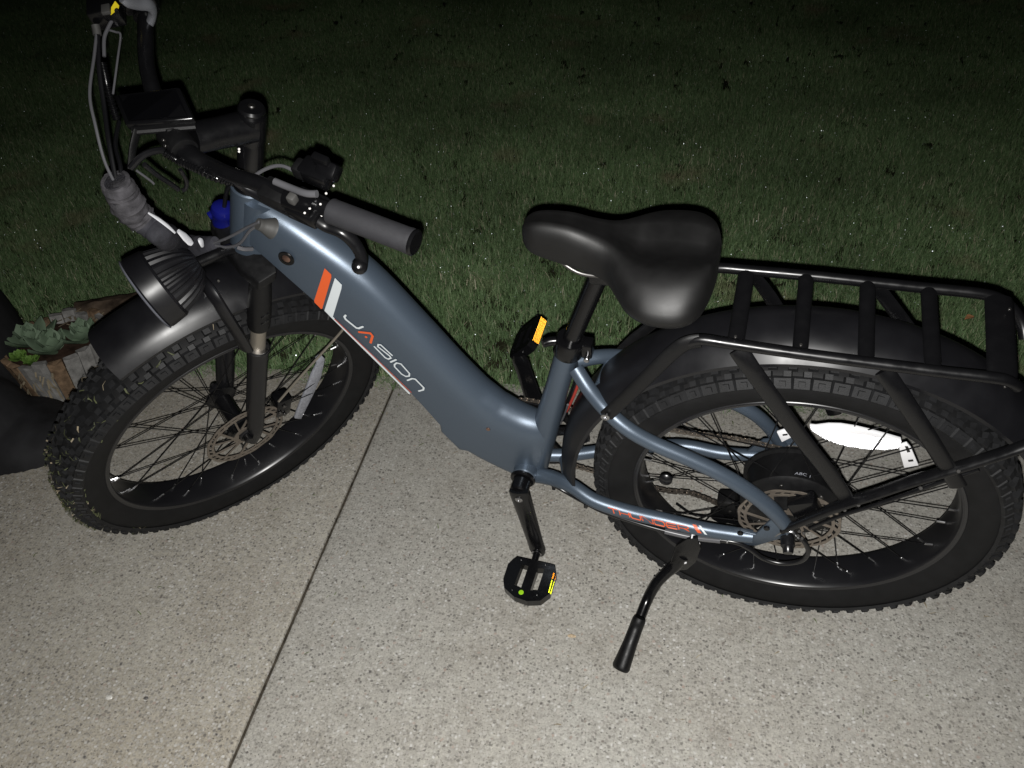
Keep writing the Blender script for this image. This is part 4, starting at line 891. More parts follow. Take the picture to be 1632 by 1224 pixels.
# backing plates come first, the prisms sit on them
def reflector(name, pts, nrm, cell, mat, back, parent, th=.005, label=None):
    nv = Vector(nrm).normalized(); P = [Vector(p) for p in pts]
    g = G(); g.prism([p - nv * (cell * .41 + .0006) for p in P], -nv * th, .0006); r = obj(name, g, back, parent, label=label) if parent is not None else None
    return prisms('prism_face', pts, nrm, cell, mat, r if parent is bike else parent) if parent is bike else prisms('prism_face', pts, nrm, cell, mat, parent)
# amber reflector on the end of the far pedal, facing rearwards and out
def pedal_ref(pts, nrm, mat, parent, cell):
    nv = Vector(nrm).normalized()
    g = G(); g.prism([p - nv * (cell * .41 + .0006) for p in pts], -nv * .004, .0005); obj('reflector_housing', g, GLOSSB, parent)
    prisms('prism_face', pts, nv, cell, mat, parent)
def face(a, b, c): return (Vector(b) - Vector(a)).cross(Vector(c) - Vector(a)).normalized()
P4 = [pw2(-.0405, o, z) for o, z in ((.024, -.0085), (.092, -.0085), (.092, .0085), (.024, .0085))]
nv = pw2(-1, 0, 0) - pw2(0, 0, 0); pedal_ref(P4, nv, RETROA, ped2, .0030)
for o0, o1, m_ in ((.050, .064, RETROA), (.066, .096, RETROY)):
    P4 = [pw(-.0535, o0, .0055), pw(-.0535, o1, .0055), pw(-.0475, o1, .0125), pw(-.0475, o0, .0125)]
    nv = face(*P4[:3]); nv = nv if nv.z > 0 else -nv
    prisms('prism_face', P4, nv, .0016, m_, ped)
g = G(); q = pw(.006, .107, .0102); g.lathe([(0, 0), (.0052, 0), (.0052, .0006), (.0036, .0009), (0, .0009)], q, 18, (0, 0, 1)); obj('lime_dot', g, LIME, ped)

# chainring with its guard, far side
yc = -.066; RC = BB + Y * yc
g = G(); g.lathe([(.082, -.0018), (.0975, -.0018), (.0985, -.001), (.0985, .001), (.0975, .0018), (.082, .0018)], RC + Y * .007, 72, closed=True); chainring = part('chainring', g, BLACK)
g = G(); n = 44; V = []
pr = []
for j in range(n * 4):
    t = 2 * pi * j / (n * 4); r = .0915 + (.0035 if j % 4 in (1, 2) else -.002); pr.append((r, t))
a_ = [RC + Vector((cos(t) * r, -.0009, sin(t) * r)) for r, t in pr]; b_ = [p + Y * .0018 for p in a_]; i_ = [RC + Vector((cos(t) * .078, -.0009, sin(t) * .078)) for r, t in pr]; k_ = [p + Y * .0018 for p in i_]
g.loft([a_, b_, k_, i_], False, False, True); obj('sprocket_teeth', g, BLACK, chainring)
for j in range(5):
    t = 2 * pi * j / 5 + .35; e = Vector((cos(t), 0, sin(t))); u = Vector((-sin(t), 0, cos(t)))
    g = G(); a = RC + e * .015; b = RC + e * .084; g.prism([a - u * .013 - Y * .003, b - u * .010 - Y * .003, b + u * .010 - Y * .003, a + u * .013 - Y * .003], (0, .007, 0), .0015); obj('spider_arm', g, BLACK, chainring)
    g = G(); g.cyl(b - e * .006 + Y * .004, b - e * .006 + Y * .0095, .0042, 12); obj('chainring_bolt', g, STEEL, chainring)
g = G(); g.cyl(BB - Y * .06, BB - Y * .09, .022, 24); obj('chainring_hub', g, BLACK, chainring)
# freewheel, derailleur
g = G(); fw = Vector((0, -.060, .37))
pr = []
for k, r in enumerate((.052, .048, .043, .038, .034, .030, .027)): pr += [(r - .004, -k * .0045), (r, -k * .0045 - .0005), (r, -k * .0045 - .002), (r - .004, -k * .0045 - .0025)]
g.lathe([(0, .004), (.03, .004)] + pr + [(.02, -.034), (0, -.034)], fw, 48, mod=lambda i, j: 1 + (.02 if j % 2 else 0)); part('freewheel', g, CHAINM, angle=20)
dq1, dq2 = [Vector(p) for p in [(0.0555,-0.084,0.1332),(0.1124,-0.084,0.1347)]]
dA, dB, dC = [Vector(p) for p in [(0.0416,-0.082,0.2069),(0.0739,-0.086,0.1583),(0.1059,-0.08,0.1858)]]
g = G(); g.box(dA, (.055, .034, .060), Matrix.Rotation(.5, 3, 'Y'), .008); der = part('derailleur', g, GLOSSB)
g = G(); g.box(dB, (.070, .046, .050), Matrix.Rotation(-.35, 3, 'Y'), .010); obj('derailleur_body', g, GLOSSB, der)
g = G(); g.box(dC, (.040, .040, .044), Matrix.Rotation(.2, 3, 'Y'), .008); obj('derailleur_arm', g, PLAST, der)
g = G(); g.cyl(dB + Vector((-.01, .02, .0)), dB + Vector((-.01, .030, .0)), .016, 20, .003); obj('derailleur_pivot', g, BLACK, der)
for q in (dq1, dq2):
    g = G(); g.lathe([(.008, -.004), (.026, -.004), (.026, .004), (.008, .004)], q + Y * .004, 24, closed=True, mod=lambda i, j: 1 + (.04 if j % 2 else 0)); obj('jockey_wheel', g, PLAST, der)
for yy in (-.089, -.072):
    d = (dq2 - dq1); t_ = d.normalized(); u = t_.cross(Y) * .016
    g = G(); a = dq1 - t_ * .014; b = dq2 + t_ * .014; g.prism([Vector((p.x, yy, p.z)) for p in (a - u, a + u, b + u * .8, b - u * .8)], (0, .0016, 0)); obj('cage_plate', g, BLACK, der)
for px in [(0.0995,-0.06,0.1816),(0.0951,-0.058,0.2186),(0.0603,-0.058,0.1637),(0.0591,-0.06,0.222),(0.0455,-0.06,0.2124),(0.0809,-0.06,0.2268),(0.0867,-0.06,0.1546),(0.0374,-0.058,0.2293)]:
    g = G(); g.box(px, (.007, .003, .005), Matrix.Rotation(random.uniform(-1, 1), 3, 'Y'), .001); obj('derailleur_screw', g, BOLT, der)
g = G(); g.tube([(0.2114,-0.07,0.1611),(0.1667,-0.075,0.1212),(0.1152,-0.08,0.1422)], .0022, 8, 4); obj('cable_guide', g, CABLE, der)
# chain: top run and bottom run
def chain_run(P, g):
    Q = catmull(P, 24); tot = [0]
    for a, b in zip(Q, Q[1:]): tot.append(tot[-1] + (b - a).length)
    n = int(tot[-1] / .0127); pins = []
    for i in range(n + 1):
        s = i * .0127; k = 0
        while k < len(tot) - 2 and tot[k + 1] < s: k += 1
        f = (s - tot[k]) / max(tot[k + 1] - tot[k], 1e-9); pins.append(Q[k].lerp(Q[k + 1], f))
    for i, (a, b) in enumerate(zip(pins, pins[1:])):
        t = (b - a).normalized(); u = t.cross(Y).normalized()
        for s in (-1, 1):
            y0 = s * (.0034 if i % 2 else .0023)
            pl = [a - t * .003 + u * .0038, a - t * .0045, a - t * .003 - u * .0038, a.lerp(b, .5) - u * .0028, b + t * .003 - u * .0038, b + t * .0045, b + t * .003 + u * .0038, a.lerp(b, .5) + u * .0028]
            g.prism([p + Y * y0 for p in pl], Y * s * .0009)
        g.cyl(a - Y * .0042, a + Y * .0042, .0036, 8, .0004)
g = G()
chain_run([RC + Vector((.03, 0, .094)), RC + Vector((-.01, 0, .0945)), Vector((.2423, -.055, .4300)), Vector((.10, -.057, .4262)), Vector((.018, -.060, .4125)), Vector((-.028, -.060, .405))], g)
chain_run([RC + Vector((.01, 0, -.0945)), RC + Vector((-.03, 0, -.092)), Vector((.2552, -.062, .2166)), Vector((.1829, -.066, .2149)), dq1.lerp(dq2, .5) + Vector((.02, .004, .03))], g)
part('chain', g, CHAINM, kind='stuff', smooth=False)
# grey and red wiring behind the seat tube
for k, (P, r_, m_) in enumerate((([(0.3943,-0.02,0.6022),(0.4098,-0.025,0.5429),(0.4257,-0.03,0.4892),(0.4395,-0.03,0.443)], .006, CABLE), ([(0.3883,-0.015,0.6119),(0.4049,-0.02,0.5459),(0.4205,-0.025,0.4961),(0.435,-0.03,0.4555)], .003, REDD), ([(0.4198,-0.01,0.5134),(0.4305,-0.02,0.472),(0.4441,-0.03,0.4285)], .0022, CABLEG))):
    g = G(); g.tube(P, r_, 10, 6); part('motor_wire', g, m_)
# cable clips on the seat tube's front
g = G(); P = [(0.439,0.0,0.6048),(0.4423,0.0,0.5909),(0.4471,0.0,0.5713),(0.4504,0.0,0.5587)]; g.tube(P, [.006, .008, .008, .006], 10, 3); part('seat_tube_guide', g, GLOSSB)
for p in [(0.4434,0.006,0.5871),(0.4458,0.006,0.5782)]:
    g = G(); g.cyl(p, Vector(p) + Vector((.003, .003, 0)), .0028, 8); part('guide_screw', g, STEEL)

# ---- kickstand
KS = [(0.1763,0.094,0.2332),(0.1887,0.1,0.2025),(0.2061,0.112,0.1819),(0.223,0.128,0.1604),(0.2362,0.152,0.1335),(0.2444,0.185,0.1203)]
g = G(); g.tube(KS, [.0135, .0125, .0115, .0112, .0110, .0108], 18, 6); kick = part('kickstand', g, GLOSSB)
KF = [(0.2451,0.188,0.1204),(0.2507,0.206,0.1039),(0.257,0.234,0.0908)] + [(.2672, .2737, .0662)]
KF2 = [Vector(p) for p in KF]
g = G(); g.tube([KF2[0], KF2[0].lerp(KF2[1], .3), KF2[1], KF2[2], KF2[3], KF2[3] + (KF2[3] - KF2[2]).normalized() * .007], [.0118, .0142, .0142, .0150, .0235, .0150], 18, 5, ry=[.0118, .0138, .0138, .0145, .0180, .012]); obj('rubber_foot', g, PLAST, kick)
g = G(); g.prism([(0.1926,0.094,0.2695),(0.1729,0.094,0.3056),(0.1546,0.094,0.314),(0.1455,0.094,0.2813),(0.1516,0.094,0.2279),(0.1668,0.094,0.1932),(0.1886,0.094,0.18),(0.1999,0.094,0.2103)], (0, .009, 0), .002); obj('kickstand_plate', g, BLACK, kick)
g = G(); q = Vector([(0.1744,0.104,0.2231)][0]); g.lathe([(0, 0), (.0058, 0), (.0056, .0014), (.004, .0026), (0, .0028)], q, 16, Y); obj('kickstand_rivet', g, WHITEP, kick)
for p in [(0.2104,0.118,0.225),(0.2187,0.124,0.2078),(0.2271,0.132,0.1962),(0.1912,0.112,0.1852)]:
    g = G(); g.cyl(p, Vector(p) + Vector((0, .003, .002)), .0016, 8); obj('kickstand_notch', g, STEEL, kick)
# motor cable under the chain stay, with a clip, looping to the axle
g = G(); g.tube([(0.4851,0.03,0.3159),(0.4516,0.038,0.3146),(0.418,0.045,0.3034),(0.3824,0.06,0.3046),(0.3388,0.075,0.3046),(0.2775,0.085,0.3037),(0.216,0.09,0.3004),(0.1622,0.093,0.301),(0.1102,0.094,0.3092),(0.0817,0.094,0.3103),(0.0576,0.096,0.2997),(0.0326,0.098,0.2804),(0.0036,0.1,0.2762),(-0.0199,0.1,0.2849),(-0.0372,0.1,0.3025),(-0.0417,0.1,0.3306),(-0.0336,0.098,0.3546),(-0.0205,0.096,0.37)], [.004] * 6 + [.0046] * 12, 12, 6); cab = part('motor_cable', g, CABLE)
g = G(); g.tube([(0.2158,0.092,0.3025),(0.162,0.095,0.3031),(0.1124,0.096,0.3106)], .0056, 12, 6); obj('cable_conduit', g, CABLEG, cab)
q = Vector([(0.1615,0.095,0.3033)][0]); g = G(); g.box(q, (.009, .0135, .0135), None, .001); obj('white_tie', g, WHITEP, cab)
for p in [(0.448,0.038,0.309),(0.377,0.062,0.3003)]:
    g = G(); g.box(p, (.007, .012, .012), None, .001); obj('cable_tie', g, CABLE, cab)
for p in [(0.1493,0.098,0.2932),(0.0999,0.098,0.3148)]:
    g = G(); g.cyl(p, Vector(p) + Vector((0, .003, .001)), 0.00204, 10); obj('cable_screw', g, STEEL, cab)
# axle nut cover
q = Vector([(-0.0018,0.084,0.3532)][0]); q2 = Vector([(-0.0062,0.118,0.3432)][0])
g = G(); g.tube([q, q.lerp(q2, .18), q.lerp(q2, .62), q.lerp(q2, .72), q2], [.0105, .0128, .0128, .0098, .0088], 18, 1); part('axle_nut_cover', g, CABLE)
g = G(); g.tube([(0.02,0.086,0.3447),(0.0095,0.088,0.3662),(-0.0067,0.088,0.3737),(-0.0166,0.09,0.3655)], .006, 10, 4, ry=.003); part('torque_washer', g, STEEL)
# rear brake caliper
g = G(); g.box((-.020, .070, .43), (.05, .032, .05), Matrix.Rotation(.5, 3, 'Y'), .008); rc = part('brake_caliper', g, GLOSSB)
for p in [(-0.0181,0.095,0.3863),(-0.026,0.095,0.3827),(-0.0179,0.096,0.3733),(-0.025,0.097,0.3689)]:
    g = G(); g.cyl(p, Vector(p) + Vector((0, .003, .002)), .003, 10); obj('caliper_bolt', g, BOLT, rc)
# maker's plate on the motor flange
g = G(); fc = bpy.data.curves.new('plate_text', 'FONT'); fc.body = 'ABC 1'; fc.size = .0105; fc.align_x = 'CENTER'
tmp = bpy.data.objects.new('plate_text', fc); COL.objects.link(tmp); dg_ = bpy.context.evaluated_depsgraph_get(); tm = bpy.data.meshes.new_from_object(tmp.evaluated_get(dg_)); bpy.data.objects.remove(tmp)
tq = Vector([(-0.0087,0.0375,0.4732)][0])
for v in tm.vertices: x, y_ = v.co.x, v.co.y; v.co = tq + Vector((-x, .0006, y_)) + Vector((0, 0, -abs(x) * .22 - (x) * .12))
tm.materials.clear(); obj('motor_lettering', tm, CLEARG, rear, kind='stuff')

# ---- rack
RK = .0085
def rail(P, name='rack_rail', r=RK): g = G(); g.tube(P, r, 16, 6); return part(name, g, BLACK)
near = [(0.2237,0.07,0.7632),(0.2138,0.074,0.7879),(0.2003,0.0765,0.802),(0.1826,0.0765,0.8102),(0.1447,0.0765,0.809),(0.0915,0.0765,0.8067),(0.0223,0.0765,0.8049),(-0.0613,0.0765,0.8037),(-0.142,0.0765,0.8031),(-0.2003,0.0765,0.8037),(-0.2237,0.075,0.8004),(-0.2432,0.068,0.784)]
far = [(0.2078,-0.07,0.7967),(0.2021,-0.074,0.8084),(0.1903,-0.0765,0.8162),(0.1712,-0.0765,0.8206),(0.1377,-0.0765,0.8211),(0.0491,-0.0765,0.822),(-0.0413,-0.0765,0.821),(-0.1285,-0.0765,0.82),(-0.1918,-0.0765,0.8197),(-0.2218,-0.075,0.8156),(-0.2442,-0.07,0.8025),(-0.2608,-0.06,0.7857),(-0.2692,-0.045,0.7696)]
rack = rail(near); rail(far)
cbars = [((1170,541), (1192,430)), ((1278,552), (1286,438))]
for P0, P1, w_ in (([(0.134,0.072,0.8038)][0], [(0.1325,-0.072,0.8205)][0], .0125), ([(0.0436,0.072,0.8029)][0], [(0.0445,-0.072,0.8232)][0], .0112), ([(-0.0454,0.072,0.8012)][0], [(-0.0438,-0.072,0.8214)][0], .0115), ([(-0.1321,0.072,0.8022)][0], [(-0.1281,-0.072,0.8208)][0], .0115), ([(-0.2206,0.07,0.797)][0], [(-0.2221,-0.072,0.8195)][0], .0195)):
    g = G(); a = Vector(P0); b = Vector(P1); g.tube([a, a.lerp(b, .08), a.lerp(b, .92), b], [w_ * .9, w_, w_, w_ * .9], 18, 1, ry=.0062, up=(1, 0, 0)); part('rack_crossbar', g, BLACK)
for p in [(-0.2384,0.0,0.7756),(-0.2376,0.045,0.7564),(-0.219,0.02,0.7668),(-0.2303,-0.04,0.8253),(0.1353,0.074,0.8197),(0.0449,0.074,0.8187)]:
    g = G(); g.cyl(p, Vector(p) + Vector((0, .001, .004)), 0.00228, 10); part('rack_bolt', g, BOLT)
def strut(P, w_=.0105, t_=.004, name='rack_strut'):
    g = G(); g.tube(P, w_, 14, 3, ry=t_, up=(1, 0, .4)); return part(name, g, BLACK)
strut([(0.1296,0.0765,0.7999),(0.1038,0.085,0.7655),(0.0188,0.092,0.6419),(-0.036,0.093,0.5644),(-0.0796,0.094,0.4936)], .0140)
strut([(-0.0703,0.0765,0.7925),(-0.0971,0.084,0.7599),(-0.1499,0.09,0.6875),(-0.1914,0.09,0.6251),(-0.2241,0.09,0.5742)], .0130)
strut([(0.1205,-0.0765,0.8106),(0.0941,-0.084,0.7685),(0.0473,-0.09,0.6865),(-0.0038,-0.092,0.6026),(-0.0532,-0.092,0.4961)], .0125)
strut([(-0.059,-0.0765,0.8122),(-0.0995,-0.084,0.7574),(-0.1594,-0.09,0.6786),(-0.2049,-0.09,0.6281)], .0125)
g = G(); g.tube([(0.0106,0.096,0.3782),(-0.0279,0.097,0.4326),(-0.0731,0.098,0.4919),(-0.1178,0.095,0.5333),(-0.1562,0.092,0.5694),(-0.2146,0.088,0.6192),(-0.2622,0.084,0.6604),(-0.2883,0.08,0.6826)], [.007, .0095, .012, .0115, .0115, .011, .0105, .010], 16, 6, ry=[.005] + [.007] * 7); lowstay = part('rack_lower_stay', g, BLACK)
g = G(); g.tube([(-0.0343,0.088,0.389),(-0.0774,0.086,0.4397),(-0.128,0.082,0.4854),(-0.2042,0.076,0.5609),(-0.2461,0.074,0.6027)], .0035, 10, 4); part('fender_stay', g, BLACK)
g = G(); g.tube([(0.1842,0.077,0.8079),(0.2053,0.08,0.8006),(0.226,0.083,0.7759),(0.2559,0.085,0.7277),(0.2901,0.086,0.6713),(0.325,0.086,0.6161)], .0125, 14, 6, ry=.0055, up=(1, 0, .6)); part('rack_front_strap', g, PLAST)
g = G(); g.tube([(0.2068,-0.077,0.7988),(0.2321,-0.082,0.7505),(0.2724,-0.086,0.6803),(0.3103,-0.086,0.631),(0.3351,-0.084,0.5932)], .0105, 14, 6, ry=.005, up=(1, 0, .6)); part('rack_front_strap', g, PLAST)
q = Vector([(0.3253,0.094,0.6237)][0]); g = G(); g.lathe([(.0032, 0), (.0075, 0), (.0075, .0035), (.0055, .0045), (.0032, .0045), (.0032, .001), (0, .001)], q, 6 * 3, Y); part('strap_bolt', g, STEEL)
for p in [(0.3529,-0.03,0.5813),(-0.0753,0.105,0.4862),(-0.0926,0.106,0.5077),(-0.2107,0.098,0.622),(-0.1719,0.098,0.567)]:
    g = G(); g.cyl(p, Vector(p) + Vector((0, .003, .002)), .003, 10); part('rack_bolt', g, BOLT)
# spoke reflectors
WR = [(1290,681),(1300,682),(1320,679.5),(1340,680),(1365,684),(1390,690),(1415,697),(1436,703),(1437,709),(1430,713),(1412,714),(1385,713),(1355,709),(1330,703),(1310,696),(1296,688)]
P = [(-0.006,-0.012,0.5439),(-0.0161,-0.012,0.5446),(-0.035,-0.012,0.5533),(-0.0544,-0.012,0.557),(-0.0794,-0.012,0.5562),(-0.1049,-0.012,0.5522),(-0.1306,-0.012,0.5466),(-0.1522,-0.012,0.5418),(-0.1553,-0.012,0.5323),(-0.1502,-0.012,0.5242),(-0.1337,-0.012,0.5183),(-0.1078,-0.012,0.5136),(-0.0776,-0.012,0.513),(-0.0514,-0.012,0.517),(-0.0297,-0.012,0.5239),(-0.0137,-0.012,0.5338)]
g = G(); g.prism([Vector(p) - Y * .003 for p in P], (0, -.006, 0), .001); rr = obj('spoke_reflector', g, WHITEP, rear, label='white spoke reflector on the rear wheel')
prisms('prism_face', P, (0, 1, .55), .0028, RETROW, rear)
for P in ([(0.0446,-0.01,0.5206),(0.0295,-0.01,0.5329),(0.0183,-0.01,0.5129),(0.0328,-0.01,0.4952)], [(-0.1504,-0.01,0.5319),(-0.1609,-0.01,0.5413),(-0.1703,-0.01,0.5301),(-0.1924,-0.01,0.4869),(-0.1724,-0.01,0.4743),(-0.1608,-0.01,0.5034)]):
    g = G(); g.prism(P, (0, -.004, 0), .0008); obj('reflector_clip', g, WHITEP, rear)
for P in ([(-0.1599,-0.0095,0.5332),(-0.1645,-0.0095,0.5344),(-0.1715,-0.0095,0.5207),(-0.1673,-0.0095,0.5179)], [(-0.1728,-0.0095,0.4983),(-0.1799,-0.0095,0.502),(-0.182,-0.0095,0.4972),(-0.1749,-0.0095,0.4936)], [(0.0348,-0.0095,0.5183),(0.0269,-0.0095,0.522),(0.0258,-0.0095,0.5179),(0.0338,-0.0095,0.5142)]):
    g = G(); g.prism(P, (0, .0004, 0)); obj('clip_slot', g, CABLE, rear)
q = Vector([(0.2269,0.03,0.3839)][0]); g = G(); g.lathe([(0, -.005), (.010, -.005), (.0125, -.002), (.0125, .002), (.010, .0045), (0, .006)], q, 22, (0, 1, .3)); obj('speed_magnet', g, CABLE, rear)
# front spoke reflector, dull from this side
P = [(1.0229,-0.1164,0.4193),(1.0148,-0.1265,0.4205),(1.0165,-0.1361,0.3983),(1.0219,-0.1359,0.3852),(1.0429,-0.1334,0.3377),(1.0737,-0.1216,0.2829),(1.0973,-0.1108,0.2447),(1.1214,-0.0997,0.2053),(1.125,-0.0848,0.2245),(1.1,-0.0928,0.2715),(1.0741,-0.1032,0.3166),(1.0509,-0.1106,0.3604),(1.0313,-0.1198,0.3919)]
g = G(); g.prism(P, SM @ Vector((0, -.006, 0)), .0008); obj('spoke_reflector', g, CLEARG, frontw, label='dull grey spoke reflector on the front wheel')
# grass and mud thrown onto the front tyre
rg = random.Random(21)
g1 = G(); g2 = G()
clus = [(rg.gauss(170, 22), rg.uniform(-1, 1)) for _ in range(18)]
for k in range(560):
    th = radians(rg.gauss(168, 26)); s_ = rg.uniform(-1.0, 1.0)
    if rg.random() < .62: cc = rg.choice(clus); th = radians(cc[0] + rg.gauss(0, 2.6)); s_ = max(-1, min(1, cc[1] + rg.gauss(0, .13)))
    elif rg.random() < .22: th = radians(rg.uniform(60, 130))
    a = s_ * 1.35; r = .3605 + .010 * (abs(s_) < .8) - .050 * max(0, abs(a) - .72) ** 1.2; yy = .049 * sin(min(abs(a), 1.4)) * (1 if s_ > 0 else -1)
    th2 = radians(180) - th if False else th
    c = CF + Vector((cos(pi - th) * r, yy, sin(pi - th) * r))
    er = Vector((cos(pi - th), 0, sin(pi - th))); et = Vector((-er.z, 0, er.x)); nn = (er * cos(a) + Y * sin(a)).normalized(); tt = et * cos(rg.uniform(0, 6.3)) + nn.cross(et) * sin(rg.uniform(0, 6.3)); tt = tt.normalized()
    L = rg.uniform(.004, .020); w_ = rg.uniform(.0006, .0016); u = nn.cross(tt).normalized() * w_; gx = g2 if rg.random() < .16 else g1
    mid_ = c + nn * rg.uniform(.002, .005); V = [c - tt * L / 2 - u, c - tt * L / 2 + u, mid_ + u, mid_ - u, c + tt * L / 2 + u * .3, c + tt * L / 2 - u * .3]
    gx.add([ft(v + nn * .0008) for v in V], [(0, 1, 2, 3), (3, 2, 4, 5)])
obj('grass_clippings', g1, CRUD, frontw, kind='stuff', smooth=False); obj('straw_clippings', g2, STRAW, frontw, kind='stuff', smooth=False)

# ------------------------------------------------------------------ left edge: boulder, stave tub with succulents, bark log
BOULD = pmat('charcoal_boulder', (0.017, 0.017, 0.0185), rough=.78, spec=.25, var=.55, vscale=9, bump=.8, bscale=45)
def heightfield(name, lobes, x0, x1, y0, y1, n, mat, label, cat, amp=.012):
    V = []; F = []
    # closed lumpy body from overlapping ellipsoids, marched on a sphere round each point of the base
    bm = bmesh.new(); nx = n; ny = n; idx = {}
    for j in range(ny + 1):
        for i in range(nx + 1):
            x = x0 + (x1 - x0) * i / nx; y = y0 + (y1 - y0) * j / ny; h = 0
            for cx, cy, rx, ry, rz, pw_ in lobes:
                d = ((x - cx) / rx) ** 2 + ((y - cy) / ry) ** 2
                if d < 1: h = max(h, rz * (1 - d) ** pw_)
            if h > 0: h += amp * noise.noise(Vector((x * 7, y * 7, 3))) + amp * .4 * noise.noise(Vector((x * 22, y * 22, 3))); h = max(h, .002)
            idx[(i, j)] = bm.verts.new((x, y, h - (.004 if h == 0 else 0)))
    for j in range(ny):
        for i in range(nx):
            q = [idx[(i, j)], idx[(i + 1, j)], idx[(i + 1, j + 1)], idx[(i, j + 1)]]
            if max(v.co.z for v in q) > 0: bm.faces.new(q)
    for v in [v for v in bm.verts if not v.link_faces]: bm.verts.remove(v)
    bmesh.ops.smooth_vert(bm, verts=[v for v in bm.verts if v.co.z > .01], factor=.4, use_axis_x=True, use_axis_y=True, use_axis_z=True)
    be = [e for e in bm.edges if e.is_boundary]; bmesh.ops.holes_fill(bm, edges=be, sides=0)
    bm.verts.index_update(); g = G(); g.add([v.co for v in bm.verts], [[v.index for v in f.verts] for f in bm.faces]); bm.free()
    return obj(name, g, mat, None, label, cat, angle=70)
heightfield('boulder', [(-2.075, 1.66, .30, .30, .50, .38), (-1.70, 1.50, .20, .15, .085, .45), (-1.88, 1.48, .24, .20, .20, .45)], -2.4, -1.45, 1.24, 2.0, 110, BOULD, 'dark charcoal boulder at the left edge in front of the tub', 'boulder')

WOODG = pmat('weathered_grey_wood', (0.25, 0.245, 0.235), rough=.8, spec=.2, var=.35, vscale=40, bump=.8, bscale=120)
WOODB = pmat('brown_bark_wood', (0.20, 0.135, 0.085), rough=.85, spec=.15, var=.55, vscale=45, bump=1.0, bscale=110)
BARK = pmat('dark_bark', (0.085, 0.062, 0.045), rough=.9, spec=.1, var=.6, vscale=26, bump=1.2, bscale=60)
TC = Vector((-1.69, 1.775, 0.0)); TR = .150; TH_ = .155
tub = bpy.data.objects.new('wooden_tub', None); COL.objects.link(tub); tub.location = TC
tub['label'] = 'round weathered wooden stave tub planted with succulents beside the front wheel'; tub['category'] = 'planter'
rg = random.Random(4); NS = 22
for k in range(NS):
    a0 = 2 * pi * k / NS + .012; a1 = 2 * pi * (k + 1) / NS - .012; top_ = TH_ + rg.uniform(-.012, .006); bot = .004 + rg.uniform(0, .004); flare = rg.uniform(-.004, .006)
    rings = []
    for z, rr_ in ((bot, TR - .022), (top_ * .5, TR - .010), (top_, TR + flare)):
        rings.append([Vector((cos(a) * r, sin(a) * r, z + (rg.uniform(-.003, .003) if z > .1 else 0))) for a, r in ((a0, rr_), ((a0 + a1) / 2, rr_ + .002), (a1, rr_), (a1, rr_ - .016), (a0, rr_ - .016))])
    g = G(); g.loft(rings); am = (a0 + a1) / 2
    obj('stave', g, WOODB if (radians(180) < am < radians(268)) or rg.random() < .2 else WOODG, tub, smooth=False)
g = G(); g.add([(cos(2 * pi * j / 40) * (TR - .018), sin(2 * pi * j / 40) * (TR - .018), .125 + .008 * noise.noise(Vector((j * .8, 0, 0)))) for j in range(40)] + [(0, 0, .138)], [(j, (j + 1) % 40, 40) for j in range(40)])
obj('tub_soil', g, pmat('tub_soil', (.045, .028, .020), rough=.95, spec=.1, var=.6, vscale=40, bump=1., bscale=120), tub)
# bark shreds hanging on the tub's front
g = G()
for k in range(46):
    a = radians(rg.uniform(195, 300)); z = rg.uniform(.03, .14); L = rg.uniform(.02, .055); w_ = rg.uniform(.0012, .0035); e = Vector((cos(a), sin(a), 0)); t = Vector((-sin(a), cos(a), 0)) * rg.uniform(-.6, .6) + Vector((0, 0, -1)); t.normalize(); u = t.cross(e) * w_; c = e * (TR - .006 + .004) + Vector((0, 0, z)); d = e * rg.uniform(.002, .010)
    g.add([c - u, c + u, c + t * L * .5 + d + u, c + t * L * .5 + d - u, c + t * L + d * .4], [(0, 1, 2, 3), (3, 2, 4)])
obj('bark_shreds', g, STRAW, tub, kind='stuff', smooth=False)
# succulents
GLAUC = pmat('glaucous_leaf', (0.145, 0.205, 0.135), rough=.6, spec=.3, var=.25, vscale=25)
GREENL = pmat('bright_leaf', (0.12, 0.22, 0.045), rough=.5, spec=.35, var=.3, vscale=40)
def leaf_mesh(L, w_, th, curl):
    g = G(); n = 7; rings = []
    for i in range(n):
        t = i / (n - 1); ww = w_ * (sin(pi * (.10 + .86 * t)) ** .8) * (1 if t < .98 else .2); x = L * t; z = curl * L * t * t
        rings.append([Vector((x, ww, z + .0012)), Vector((x, ww * .5, z + th * (1 - t * .4))), Vector((x, 0, z + th * .6 * (1 - t * .4))), Vector((x, -ww * .5, z + th * (1 - t * .4))), Vector((x, -ww, z + .0012)), Vector((x, 0, z - th * .6))])
    g.loft(rings); return g.mesh('leaf')
lm1 = leaf_mesh(.055, .021, .005, .35); lm1.materials.append(GLAUC); lm2 = leaf_mesh(.030, .012, .003, .25); lm2.materials.append(GREENL)
def rosette(pos, n, tilt0, sc, lm, label, name='succulent', flat=.2):
    r = bpy.data.objects.new(name, None); COL.objects.link(r); r.location = pos; r['label'] = label; r['category'] = 'plant'; r['group'] = 'succulents planted in the wooden tub'
    for k in range(n):
        o = bpy.data.objects.new('leaf', lm); COL.objects.link(o); o.parent = r; f = k / n; a = k * 2.39996
        tl = flat + (1.25 - flat) * (1 - f) ** 1.0; s = sc * (.55 + .55 * f) * rg.uniform(.85, 1.15)
        o.matrix_local = Matrix.Translation((0, 0, .004 * (1 - f))) @ Matrix.Rotation(a, 4, 'Z') @ Matrix.Rotation(-tl * rg.uniform(.8, 1.1), 4, 'Y') @ Matrix.Diagonal((s, s, s, 1))
tz = .135
rosette(TC + Vector((-.066, -.020, tz)), 17, 1, 1.45, lm1, 'grey-green rosette succulent at the left of the wooden tub')
rosette(TC + Vector((.020, -.045, tz)), 16, 1, 1.35, lm1, 'grey-green rosette succulent in the middle of the wooden tub')
